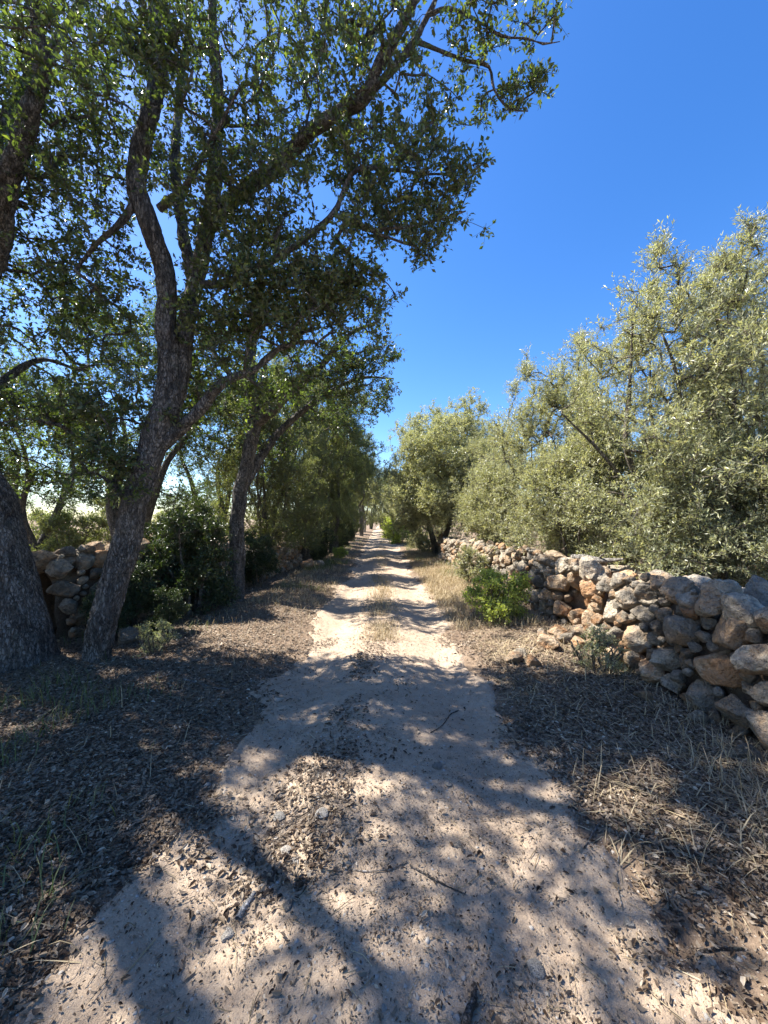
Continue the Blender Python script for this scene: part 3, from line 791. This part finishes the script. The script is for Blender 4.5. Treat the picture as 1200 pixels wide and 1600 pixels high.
# ------------------------------------------------------------------ dry stone walls
def make_stone(seed, sub):
    rs = np.random.default_rng(seed)
    bm = bmesh.new()
    bmesh.ops.create_icosphere(bm, subdivisions=sub, radius=1.0)
    bm.verts.ensure_lookup_table()
    v = np.array([w.co[:] for w in bm.verts]); f = np.array([[w.index for w in fc.verts] for fc in bm.faces])
    bm.free()
    for _ in range(rs.integers(9, 15)):
        n = nrm(rs.normal(size=3)); d = rs.uniform(.46, .8)
        over = np.maximum(v @ n - d, 0)
        v = v - over[:, None] * n * rs.uniform(.9, 1.0)
    v = v * (1 + .12 * fbm(v * 1.3 + seed, 2, seed)[:, None] + .06 * fbm(v * 4.1 + seed, 3, seed + 5)[:, None])
    if sub >= 4:
        pit = np.clip(fbm(v * 6 + 3, 2, seed + 9) - .15, 0, 1)
        v = v * (1 - .34 * pit[:, None] + .06 * fbm(v * 8, 3, seed + 2)[:, None])
    return v / np.abs(v).max(0), f

ST_HI, ST_OR, ST_LO = [], [], []
for i in range(16):
    v, f = make_stone(100 + i, 4 if i < 16 else 3)
    g = Geo(); g.add(v, f); ST_HI.append(g.mesh('stone', M['stone'], True))
    if i < 6:
        g = Geo(); g.add(v, f); ST_OR.append(g.mesh('orange_stone', M['orange_stone'], True))
    ST_LO.append(make_stone(100 + i, 2))

def rot_random(rs, tilt):
    return (Matrix.Rotation(rs.normal() * tilt, 3, 'X') @ Matrix.Rotation(rs.normal() * tilt, 3, 'Y') @ Matrix.Rotation(rs.normal() * tilt, 3, 'Z') @
            Matrix.Rotation(rs.integers(0, 4) * math.pi, 3, 'Z') @ Matrix.Rotation(rs.integers(0, 2) * math.pi, 3, 'X'))

def pack(rs, s0, s1, hfun, rmax, rmin, squash=1.25, over=.84, skip=None):
    P = np.zeros((0, 3))
    for r in np.geomspace(rmax, rmin, 18):
        for _ in range(int((s1 - s0) * 1.2 / (r * r) * .42)):
            s = rs.uniform(s0, s1); z = rs.uniform(r * .5, max(hfun(s) - r * .4, r * .6))
            if len(P):
                d = np.sqrt(((P[:, 0] - s) / squash) ** 2 + (P[:, 1] - z) ** 2)
                if np.any(d < over * (P[:, 2] + r)): continue
            if skip is not None and skip(s, z): continue
            P = np.concatenate([P, [[s, z, r * rs.uniform(.92, 1.12)]]])
    return P

def build_wall(label, s0, s1, xf, hf, side, nparts, seed, hollow=None, orange=None, rmax=.132):
    """side +1: wall body lies towards +x of its face line xf(y)"""
    rs = np.random.default_rng(seed)
    base = np.array([xf(s0), s0, 0.0])
    root = link('dry_stone_wall', None, None, base, label, 'stone wall')
    stones = []   # pos, scale, rot, orange
    for s, z, r in pack(rs, s0, s1, hf, rmax, .030):
        dx = rs.uniform(-.05, .03) + .13 * z / 1.1
        rec = 0.0
        if hollow is not None:
            hs_, hz, ra, rb = hollow
            q = ((s - hs_) / ra) ** 2 + ((z - hz) / rb) ** 2
            if q < 1: rec = .30 * (1 - q) + .05
        x = xf(s) + side * (dx + r * .55 + rec)
        o = (orange(s, z, rs) if orange else rs.random() < .12)
        stones.append((np.array([x, s, z + float(gh(np.array([xf(s)]), np.array([s]))[0])]), np.array([r * 1.15, r * 1.22, r * 1.04]), rot_random(rs, .3), o))
    # coping layers on the top
    for s, t, r in pack(rs, s0, s1, lambda q: .86, .16, .055, 1.2, .9):
        x = xf(s) + side * (.10 + t)
        z = hf(s) - .07 + rs.uniform(-.05, .06) - .12 * smooth(.45, .9, t)
        stones.append((np.array([x, s, z]), np.array([r * 1.15, r * 1.2, r * .85]), rot_random(rs, .35), rs.random() < .08))
    camp = np.array([0, 0, CAM_H])
    def vis(q):
        d = np.linalg.norm(q[0] - camp)
        inview = abs(q[0][0]) < q[0][1] * 1.04 and q[0][1] > .3
        return (q[1].max() / d) * (1 if inview else .01)
    stones.sort(key=lambda q: -vis(q))
    for k, (p, sc, R, o) in enumerate(stones[:nparts]):
        me = ST_OR[rs.integers(len(ST_OR))] if o else ST_HI[rs.integers(len(ST_HI))]
        c = link('stone', me, root)
        c.matrix_local = Matrix.Translation([float(a) for a in (p - base)]) @ (R.to_4x4() @ Matrix.Diagonal([*[float(a) for a in sc], 1.0]))
    for mat, flag, nm in ((M['rubble'], False, 'rubble'), (M['orange_rubble'], True, 'orange_rubble')):
        G = Geo()
        for p, sc, R, o in stones[nparts:]:
            if bool(o) != flag: continue
            v, f = ST_LO[rs.integers(len(ST_LO))]
            G.add((v * sc) @ np.array(R).T + p, f)
        if G.n: link(nm, G.mesh(nm, mat, True, base), root, kind='stuff')
    # packed earth and small stuff inside the wall
    ss = np.linspace(s0, s1, int((s1 - s0) / .08)); tt = np.array([.20, .19, .19, .19, .24, .35, .5, .7, .85, .9]); zz = np.array([-.05, .2, .4, .6, .8, .93, .93, .9, .8, -.05])
    Vv = []
    for s in ss:
        rec = 0
        if hollow is not None: rec = .26 * math.exp(-((s - hollow[0]) / hollow[2]) ** 2)
        Vv.append(np.stack([xf(s) + side * (tt + rec * np.array([1, 1, 1, .8, .5, .2, 0, 0, 0, 0])), np.full(10, s), zz * (hf(s) - .1)], -1))
    Vv = np.array(Vv)
    Vv += .04 * fbm(Vv.reshape(-1, 3) * 7, 2, 3).reshape(Vv.shape[:2])[..., None]
    G = Geo(); G.add(Vv, grid_faces(len(ss), 10))
    link('wall_core', G.mesh('wall_core', M['soil'], True, base), root)
    return root

def lerp(xs_, ys_):
    return lambda s: float(np.interp(s, xs_, ys_))
rx = lerp([-2, 4.5, 5.2, 9, 13, 17], [2.30, 2.33, 2.40, 2.2, 1.98, 2.35])
rh0 = lerp([-2, 1.5, 2.6, 3.4, 4.2, 4.8, 5.4, 6.5, 9, 13, 17], [.93, .95, .93, .89, .87, .82, .84, .88, .84, .76, .7])
rh = lambda s: rh0(s) + .05 * math.sin(s * 4.1) + .03 * math.sin(s * 9.7)
def r_orange(s, z, rs):
    q = ((s - 4.9) / .75) ** 2 + ((z - .42) / .34) ** 2
    lo = z < .42 and 2.7 < s < 4.6
    return rs.random() < (.9 if q < 1 else (.16 if lo else (.2 if s > 6 else .03)))
build_wall('rough dry stone wall of rounded pale boulders along the right side of the track', .2, 16.5, rx, rh, 1, 300, 51, (4.95, .42, .42, .30), r_orange)
lx = lerp([4.5, 5.5, 8.6, 12, 17], [-3.75, -3.45, -3.0, -2.6, -2.6])
lh0 = lerp([4.5, 5.2, 7, 9, 12, 17], [1.12, 1.1, .95, .75, .72, .6])
lh = lambda s: lh0(s) + .06 * math.sin(s * 3.3 + 1) + .04 * math.sin(s * 8.1)
build_wall('shaded tumbledown dry stone wall behind the oak trunks on the left', 4.6, 16.5, lx, lh, -1, 180, 52, None, lambda s, z, rs: rs.random() < .25, .115)

# loose stones
def loose(name, label, px, py, size, mesh, sq=.7, cat='stone', group=None, emb=.25, rz=None, dims=None):
    y = CAM_H * F_PX / (py - HY)
    for _ in range(4):
        x = (px - CX) / F_PX * y
        z = float(top_h(np.array([x]), np.array([y]))[0])
        y = (CAM_H - z) * F_PX / (py - HY)
    s = size / F_PX * y * .5
    d = dims or (1.0, .85, sq)
    o = link(name, mesh, None, (x, y, z + s * d[2] * (1 - 2 * emb)), label, cat, group)
    o.scale = (s * d[0], s * d[1], s * d[2])
    o.rotation_euler = (rng.normal() * .15, rng.normal() * .15, rng.uniform(0, 6.28) if rz is None else rz)
    return o

PB = []
for i in range(6):
    v, f = make_stone(300 + i, 3)
    g = Geo(); g.add(v, f); PB.append(g.mesh('pale_stone', M['pebble'], True))
FALL = 'stones fallen from the right wall'
for i, (px, py, sz, o, lab) in enumerate([(802, 1032, 34, 1, 'orange fallen stone, leftmost of the small heap below the wall hollow'), (830, 1036, 30, 1, 'squarish orange stone at the front of the heap below the wall hollow'),
        (812, 1022, 26, 0, 'pale stone lying at the back of the heap below the wall hollow'), (858, 1012, 40, 1, 'large orange stone fallen right below the wall hollow'),
        (885, 1004, 34, 0, 'grey stone between the fallen orange one and the wall'), (905, 1010, 30, 1, 'orange stone against the wall foot beside the grey shrub'),
        (868, 990, 30, 1, 'small orange stone at the upper edge of the fallen heap'), (845, 996, 24, 0, 'smallest pale stone at the back of the fallen heap'),
        (1005, 1090, 30, 0, 'pale fallen stone at the wall foot under the biggest boulder'), (1085, 1122, 28, 0, 'pale fallen stone at the wall foot among dry grass'),
        (1165, 1180, 34, 0, 'pale fallen stone at the wall foot near the right edge')]):
    loose('fallen_stone', lab, px, py, sz, (ST_OR[i % 6] if o else ST_HI[(i * 5) % 16]), .75, group=FALL)
LF = 'stones fallen from the left wall'
for i, (px, py, sz, o, lab) in enumerate([(205, 1000, 46, 0, 'large pale stone on the ground right of the leaning oak foot'), (232, 985, 34, 1, 'orange brown stone beside the large pale one near the leaning oak'),
        (225, 965, 32, 0, 'grey stone behind the orange brown one near the leaning oak'), (250, 1003, 26, 0, 'flat grey stone in front of the dark shrub'),
        (482, 888, 26, 1, 'orange stone at the end of the left wall beside the track'), (497, 886, 20, 0, 'pale stone beside the orange one at the left wall end'), (478, 872, 30, 0, 'pale stone stacked behind the orange one at the left wall end')]):
    loose('fallen_stone', lab, px, py, sz, (ST_OR[i % 6] if o else ST_HI[(i * 3) % 16]), .8, group=LF)
PS = 'pale stones embedded in the track'
for i, (px, py, sz, lab) in enumerate([(452, 1322, 24, 'rounded white stone below the dark debris clump on the track'), (462, 1336, 16, 'small bluish stone touching the rounded white one'),
        (506, 1266, 26, 'flat pale stone right of the dark debris clump'), (479, 1291, 16, 'small pale stone between debris clump and flat stone'),
        (436, 1092, 16, 'small white stone at the left edge of the track beside leaf litter'), (371, 1178, 20, 'greyish white stone at the litter edge, halfway up the left side'),
        (328, 1222, 15, 'white stone lower along the left litter edge'), (311, 1258, 18, 'pale pebble lowest along the left litter edge'),
        (440, 1270, 22, 'broad white stone in the sunlit patch above the debris clump'), (358, 1449, 28, 'pale angular stone left of the white bark piece'),
        (453, 1404, 20, 'bluish grey stone right of the white bark piece'), (714, 1312, 20, 'bright white angular stone right of the track centre'),
        (829, 1498, 36, 'flat grey stone flush with the right wheel track'), (682, 1192, 24, 'flat grey stone sunk in the track beyond the bright white one'),
        (698, 1220, 14, 'small bluish pebble just below the sunk flat stone'), (410, 1570, 16, 'whitish pebble at the bottom among dark litter'),
        (975, 1430, 18, 'white stone at the right litter edge'), (1010, 1590, 20, 'pale stone at the bottom right litter edge'), (672, 1415, 12, 'small grey pebble in the middle of the track'),
        (500, 1118, 13, 'small whitish stone in the dark strip far up the track'), (384, 1352, 15, 'dusty pebble in the sunlit patch left of the debris clump'), (600, 1555, 14, 'dark edged pebble at the bottom centre')]):
    loose('pale_stone', lab, px, py, sz * .92, PB[i % 6], .42, group=PS, emb=.36)

# ------------------------------------------------------------------ dead wood
def stick(name, label, pts, r0, r1, mat, cat='stick', group=None, lift=.6, twigs=()):
    P = []
    for px, py in pts:
        y = CAM_H * F_PX / (py - HY)
        for _ in range(3):
            x = (px - CX) / F_PX * y
            z = float(top_h(np.array([x]), np.array([y]))[0])
            y = (CAM_H - z) * F_PX / (py - HY)
        P.append((x, y, z))
    P = np.array(P)
    t = np.linspace(0, 1, len(P))
    Q = np.concatenate([P, (r0 + (r1 - r0) * t)[:, None]], 1)
    Q[:, 2] += Q[:, 3] * lift + .004
    G = Geo()
    C = catmull(Q, .02)
    C[:, :3] += .25 * C[:, 3:4] * rng.normal(size=(len(C), 3))
    tube(G, C[:, :3], C[:, 3], 9, .0012)
    for i, dx, dy, dz in twigs:
        c = C[int(i * (len(C) - 1))]
        q = np.array([c[:3], c[:3] + np.array([dx, dy, dz]) * .5 + [0, 0, .01], c[:3] + np.array([dx, dy, dz])])
        tube(G, q, np.array([c[3] * .6, c[3] * .45, c[3] * .25]), 6)
    return link(name, G.mesh(name, mat, True, P[0]), None, P[0], label, cat, group)

stick('fallen_branch', 'thick dark forked branch lying at the bottom edge of the track', [(712, 1640), (722, 1585), (738, 1545), (736, 1522)], .016, .008, M['stick_wood'], 'branch', twigs=[(.6, .03, .05, .01)])
stick('bark_piece', 'flat whitish strip of bark on the track left of centre', [(378, 1422), (390, 1402), (402, 1384)], .014, .008, M['pale_bark'], 'bark', lift=.1)
stick('fallen_branch', 'dark twiggy branch in the debris clump left of the track centre', [(385, 1350), (415, 1310), (455, 1280), (485, 1262)], .0045, .002, M['stick_wood'], 'branch', twigs=[(.3, .06, .06, .02), (.6, -.05, .08, .02)])
for pts, r, lab, m in [([(636, 1338), (610, 1350), (575, 1353), (540, 1349)], .002, 'thin pale twig bent across the track centre', 'dead_wood'), ([(716, 1108), (703, 1114), (690, 1131), (672, 1142)], .0035, 'dark stick lying slanted beyond the bright white stone', 'stick_wood'),
                       ([(908, 1318), (928, 1285), (942, 1262)], .004, 'slanted grey twig at the right litter edge', 'dead_wood'), ([(960, 1330), (958, 1370), (965, 1410)], .003, 'thin upright looking twig along the right litter edge', 'dead_wood'),
                       ([(1148, 1368), (1165, 1385), (1180, 1402)], .006, 'pale cut stick on the litter near the right edge', 'dead_wood'), ([(1075, 1480), (1100, 1470), (1150, 1470)], .005, 'brownish stick on the litter at lower right', 'stick_wood'),
                       ([(250, 1455), (225, 1485), (198, 1515)], .002, 'pale straw thin twig at the lower left litter edge', 'straw'), ([(460, 1310), (468, 1340), (463, 1375)], .003, 'thin twig beside the rounded white stone', 'dead_wood'),
                       ([(1035, 1045), (985, 1070), (930, 1085)], .006, 'long dry stem on the heap of dead leaves below the wall', 'straw'),
                       ([(20, 1240), (60, 1205), (85, 1175)], .006, 'bent pale stick among the shaded grass at left', 'dead_wood'), ([(640, 1345), (690, 1372), (725, 1388)], .003, 'short twig sloping right of the track centre', 'stick_wood'),
                       ([(205, 1180), (260, 1165), (330, 1190)], .005, 'curved dark stick on the left leaf litter', 'stick_wood'), ([(290, 1060), (350, 1075), (395, 1062)], .006, 'grey stick on the left litter below the slender oak', 'dead_wood')]:
    stick('twig', lab, pts, r, r * .6, M[m], 'twig')
# weathered trunk resting along the wall top
G = Geo()
P = np.array([[2.66, 5.45, .98, .03], [2.72, 5.25, .985, .042], [2.80, 5.02, .975, .036], [2.87, 4.85, .99, .022], [2.93, 4.72, 1.02, .01]])
C = catmull(P, .03); tube(G, C[:, :3], C[:, 3], 14, .006)
tube(G, np.array([[2.80, 5.02, .99], [2.77, 4.9, 1.05], [2.75, 4.8, 1.08]]), np.array([.014, .010, .005]), 7)
link('dead_branch', G.mesh('dead_branch', M['dead_wood'], True, P[0, :3]), None, P[0, :3], 'weathered grey dead branch lying along the top of the right wall', 'branch')

# ------------------------------------------------------------------ leaf litter, gravel, grasses
def scatter(n, x0, x1, y0, y1, dens, pw=1.0):
    """random points, denser near the viewer's end, thinned by dens(x, y)"""
    u = rng.random(n)
    y = (y0 ** (1 - pw) + u * (y1 ** (1 - pw) - y0 ** (1 - pw))) ** (1 / (1 - pw)) if pw != 1 else y0 * (y1 / y0) ** u
    x = rng.uniform(x0, x1, n)
    k = rng.random(n) < dens(x, y)
    return x[k], y[k]

def litter_density(x, y):
    P = np.stack([x, y, 0 * x], -1)
    nz = fbm(P * 1.5, 3, 61); n2 = fbm(P * 4.5, 2, 62)
    d = x - path_c(y)
    far = 1 - .75 * smooth(6, 10, y) * (x > 0)
    edge = smooth(-.24, .16, np.abs(d) - path_half(y) + .34 * nz + .16 * n2)
    strip = np.exp(-((d + .06 + .36 * smooth(4.6, 2.6, y) + .06 * np.sin(y * 2)) / (.20 + .05 * nz)) ** 2) * .42 * smooth(13, 7, y) * smooth(1.35, 1.9, y)
    w = np.maximum(edge * (.8 + .4 * nz) * far, strip * smooth(-.35, .35, nz + .5 * n2) * 1.3)
    w = np.maximum(w, .010 + .07 * smooth(.1, .6, n2))
    return np.clip(w, 0, 1)

def flat_leaves(G, x, y, L, W, tilt=.35, lift=.004):
    n = len(x)
    z = top_h(x, y) + lift + np.abs(rng.normal(size=n)) * .005
    a = rng.uniform(0, 2 * math.pi, n)
    ax = np.stack([np.cos(a), np.sin(a), rng.normal(size=n) * tilt * .6], -1)
    no = nrm(np.stack([rng.normal(size=n) * tilt, rng.normal(size=n) * tilt, np.where(rng.random(n) < .5, 1.0, -1.0)], -1))
    base = np.stack([x, y, z], -1) - nrm(ax) * (L * .5)[:, None]
    base[:, 2] = np.maximum(base[:, 2], z - .002)
    leaves(G, base, ax, no, L, W, rng.uniform(-.1, .45), True)

x, y = scatter(420000, -4.6, 2.7, .75, 14, litter_density, 1.25)
keepm = (x > -3.9 - .1 * y) & (x < 2.55)
x, y = x[keepm], y[keepm]
order = np.argsort(y + .001 * np.abs(x))
x, y = x[order], y[order]
vis = np.abs(x) < y * .98 + .1
near = np.where(vis & (y > 1.0) & (np.abs(x - path_c(y)) > .2))[0][:300]
rest = np.setdiff1d(np.arange(len(x)), near)
G = Geo()
for part in np.array_split(rest, 6):
    n = len(part); sc = rng.uniform(.35, 1.3, n)
    flat_leaves(G, x[part], y[part], .030 * sc, .0145 * sc * rng.uniform(.8, 1.2, n))
lit = link('leaf_litter', G.mesh('leaf_litter', M['litter_leaf'], False), kind='stuff')
LM = []
for k in range(10):
    g = Geo()
    L, W = rng.uniform(.025, .038), rng.uniform(.012, .018)
    s = np.linspace(0, 1, 6)[:, None]; cr = rng.uniform(-.012, .016); cu = rng.uniform(.1, .5)
    wv = np.sin(np.pi * np.clip(s * .94 + .04, 0, 1)) ** .8 * W * .5
    V = np.concatenate([np.concatenate([(s - .5) * L, sg * wv, cr * (s - .5) ** 2 * 4 + np.abs(sg) * wv * cu], 1)[:, None] for sg in (-1, 0, 1)], 1)
    g.add(V, grid_faces(6, 3))
    LM.append(g.mesh('leaf', M['litter_leaf'], True))
zn = top_h(x[near], y[near])
for i, k in enumerate(near):
    o = link('leaf', LM[i % 10], lit, (x[k], y[k], zn[i] + .006))
    o.rotation_euler = (rng.normal() * .3 + (math.pi if rng.random() < .4 else 0), rng.normal() * .3, rng.uniform(0, 6.28))

# crumbled litter and twiglets
G = Geo()
x, y = scatter(130000, -3.4, 2.5, .75, 8, lambda x, y: np.clip(litter_density(x, y) * .7 + .08, 0, 1), 1.5)
n = len(x); sc = rng.uniform(.3, 1.2, n)
flat_leaves(G, x, y, .014 * sc, .007 * sc, .5, .003)
link('leaf_crumbs', G.mesh('leaf_crumbs', M['litter_leaf'], False), kind='stuff')

G = Geo()
def track_debris(x, y):
    P = np.stack([x, y, 0 * x], -1)
    return np.clip(.25 + .9 * smooth(-.15, .5, fbm(P * 2.6, 3, 111)), 0, 1) * (np.abs(x - path_c(y)) < 1.1)
x, y = scatter(42000, -1.15, 1.15, .8, 6, track_debris, 1.6)
n = len(x); sc = rng.uniform(.3, 1.0, n) ** 1.5
flat_leaves(G, x, y, .016 * sc, .0075 * sc, .5, .002)
link('leaf_crumbs', G.mesh('leaf_crumbs', M['litter_leaf'], False), kind='stuff')
# twiglets: thin broken stalks lying everywhere
x, y = scatter(9000, -3.0, 2.3, .8, 6, lambda x, y: np.clip(litter_density(x, y) * .8 + .12, 0, 1), 1.5)
n = len(x); a = rng.uniform(0, 6.28, n); L = rng.uniform(.02, .11, n); z = top_h(x, y) + .004
d = np.stack([np.cos(a), np.sin(a), rng.normal(size=n) * .12], -1) * L[:, None]
sd = np.stack([-np.sin(a), np.cos(a), 0 * a], -1) * rng.uniform(.0006, .0016, (n, 1))
b = np.stack([x, y, z], -1) - d * .5
up3 = np.array([0, 0, .002])
mid = b + d * .5 + sd * rng.normal(size=(n, 1)) * 4 + [0, 0, .003]
v = np.stack([b - sd, b + sd, b + up3, mid - sd, mid + sd, mid + up3, b + d - sd * .6, b + d + sd * .6, b + d + up3 * .6], 1)
kk = np.arange(n)[:, None] * 9
G = Geo()
G.add(v.reshape(-1, 3), np.concatenate([kk + np.array([[o + q, o + (q + 1) % 3, o + (q + 1) % 3 + 3, o + q + 3]]) for o in (0, 3) for q in range(3)]))
link('twig_litter', G.mesh('twig_litter', M['straw'], False), kind='stuff')

ico = make_stone(700, 1)
def gravel(n, smin, smax, dens, y1, pw, mat, name):
    x, y = scatter(n, -1.5, 1.5, .75, y1, dens, pw)
    n = len(x)
    s = smin + (smax - smin) * rng.random(n) ** 4
    z = top_h(x, y)
    v, f = ico
    a = rng.uniform(0, 6.28, n); c, si = np.cos(a)[:, None], np.sin(a)[:, None]
    q = v[None] * np.stack([s * rng.uniform(.8, 1.3, n), s, s * rng.uniform(.5, .9, n)], -1)[:, None]
    V = np.stack([q[..., 0] * c - q[..., 1] * si + x[:, None], q[..., 0] * si + q[..., 1] * c + y[:, None], q[..., 2] + (z - s * .12)[:, None]], -1)
    G = Geo()
    G.add(V.reshape(-1, 3), (np.arange(n)[:, None, None] * len(v) + f[None]).reshape(-1, 3))
    link(name, G.mesh(name, mat, True), kind='stuff')
gravel(9000, .003, .012, lambda x, y: .25 + .75 * smooth(-.2, .4, fbm(np.stack([x, y, 0 * x], -1) * 1.8, 2, 81)), 7, 1.6, M['pebble'], 'gravel')
gravel(9000, .003, .012, lambda x, y: .25 + .75 * smooth(-.2, .4, fbm(np.stack([x, y, 0 * x], -1) * 2.3, 2, 83)), 7, 1.6, M['path'], 'dirt_clods')

def grass(name, x, y, L, mat, lean=.6, width=.0035, curl=.5):
    n = len(x)
    z = top_h(x, y) - .004
    a = rng.uniform(0, 2 * math.pi, n)
    d = np.stack([np.cos(a), np.sin(a), 0 * a], -1)
    ln = np.abs(rng.normal(size=n)) * lean
    up = nrm(np.stack([d[:, 0] * ln, d[:, 1] * ln, np.ones(n)], -1))
    side = np.stack([-d[:, 1], d[:, 0], 0 * a], -1) * (width * rng.uniform(.6, 1.3, n))[:, None]
    b = np.stack([x, y, z], -1); L = L[:, None]
    m1 = b + up * L * .5; m2 = m1 + nrm(up + d * curl * rng.random((n, 1))) * L * .3
    t = m2 + nrm(up * .7 + d * curl * 2 * rng.random((n, 1)) - np.array([0, 0, .3])) * L * .28
    v = np.stack([b - side, b + side, m1 - side * .85, m1 + side * .85, m2 - side * .6, m2 + side * .6, t], 1)
    v[..., 2] = np.maximum(v[..., 2], z[:, None] + .002)
    k = np.arange(n)[:, None] * 7
    G = Geo()
    G.add(v.reshape(-1, 3), np.concatenate([k + np.array([[0, 1, 3]]), k + np.array([[0, 3, 2]]), k + np.array([[2, 3, 5]]), k + np.array([[2, 5, 4]]), k + np.array([[4, 5, 6]])]))
    return link(name, G.mesh(name, mat, False), kind='stuff')

def tufty(x, y, sc, seed, lo=0.0, hi=.45):
    return smooth(lo, hi, fbm(np.stack([x, y, 0 * x], -1) * sc, 2, seed))

# dry grass: verges in the sun, centre strip further on, wall foot, fields
def dry_dens(x, y):
    d = np.abs(x - path_c(y))
    strip = np.exp(-(d / .26) ** 2) * smooth(4.2, 7, y) * smooth(-.1, .4, fbm(np.stack([x, y, 0 * x], -1) * 2.5, 2, 95))
    verge = smooth(.95, 1.2, d) * smooth(-.15, .35, fbm(np.stack([x, y, 0 * x], -1) * 1.8, 2, 91)) * (.05 + .95 * smooth(4.5, 7.5, y))
    foot = np.exp(-((x - 2.3) / .2) ** 2) * .9
    return np.clip(np.maximum(np.maximum(strip, verge * .9), foot * tufty(x, y, 2.5, 92, -.3, .2)), 0, 1)
x, y = scatter(60000, -3.2, 2.6, 1.3, 40, dry_dens, 1.25)
grass('dry_grass', x, y, rng.uniform(.05, .2, len(x)) * np.where(y > 6, 1.0, .75), M['straw'], .9, .0022)
x, y = scatter(42000, .85, 2.2, 5.2, 18, lambda x, y: smooth(.86, 1.12, x - path_c(y)) * (.35 + .65 * tufty(x, y, 1.5, 101, -.4, .2)), 1.1)
grass('dry_grass', x, y, rng.uniform(.04, .16, len(x)), M['straw'], 1.0, .0026)
x, y = scatter(16000, -2.4, -.85, 6.5, 20, lambda x, y: smooth(.86, 1.12, path_c(y) - x) * (.1 + .7 * tufty(x, y, 1.5, 102, -.2, .3)), 1.1)
grass('dry_grass', x, y, rng.uniform(.04, .15, len(x)), M['straw'], 1.0, .0026)
x, y = scatter(26000, -.5, .5, 4.6, 30, lambda x, y: np.exp(-((x - path_c(y)) / .2) ** 2) * tufty(x, y, 1.6, 103, -.25, .3), 1.2)
grass('dry_grass', x, y, rng.uniform(.03, .12, len(x)), M['straw'], 1.0, .0024)
# flattened long dead blades on the right verge
x, y = scatter(11000, 1.0, 2.35, 1.6, 5.2, lambda x, y: smooth(.98, 1.3, x) * (.25 + .75 * tufty(x, y, 1.4, 93, -.3, .25)), 1.2)
grass('dead_blades', x, y, rng.uniform(.05, .22, len(x)), M['straw'], 12, .0026, .5)
x, y = scatter(900, -3.2, -1.0, 1.2, 6.0, lambda x, y: .2 + .6 * tufty(x, y, 1.4, 94, -.1, .4), 1.3)
grass('dead_blades', x, y, rng.uniform(.06, .2, len(x)), M['straw'], 10, .0022, .6)
# green grass under the oaks
x, y = scatter(13000, -3.6, -1.15, 1.2, 9, lambda x, y: smooth(-1.1, -1.9, x + .25 * (y - 1.5)) * tufty(x, y, 2.2, 96, .05, .4) * .8, 1.3)
grass('green_grass', x, y, rng.uniform(.05, .19, len(x)), M['green_grass'], .8, .0026)
x, y = scatter(9000, -2.3, -1.2, 8, 30, lambda x, y: tufty(x, y, 1.0, 97, .0, .4), 1.2)
grass('green_grass', x, y, rng.uniform(.06, .22, len(x)), M['green_grass'], .7, .004)
x, y = scatter(9000, 1.1, 2.2, 9, 34, lambda x, y: tufty(x, y, 1.0, 98, -.1, .4), 1.2)
grass('green_grass', x, y, rng.uniform(.06, .22, len(x)), M['green_grass'], .7, .004)
# straw coloured field grass beyond the walls
x, y = scatter(60000, -24, -4.2, 5, 45, lambda x, y: tufty(x, y, .5, 99, -.4, .2), 1.6)
grass('field_grass', x, y, rng.uniform(.10, .35, len(x)), M['straw'], .6, .006)
x, y = scatter(40000, 3.4, 24, 4, 40, lambda x, y: tufty(x, y, .5, 89, -.4, .2), 1.6)
grass('field_grass', x, y, rng.uniform(.10, .35, len(x)), M['straw'], .6, .006)
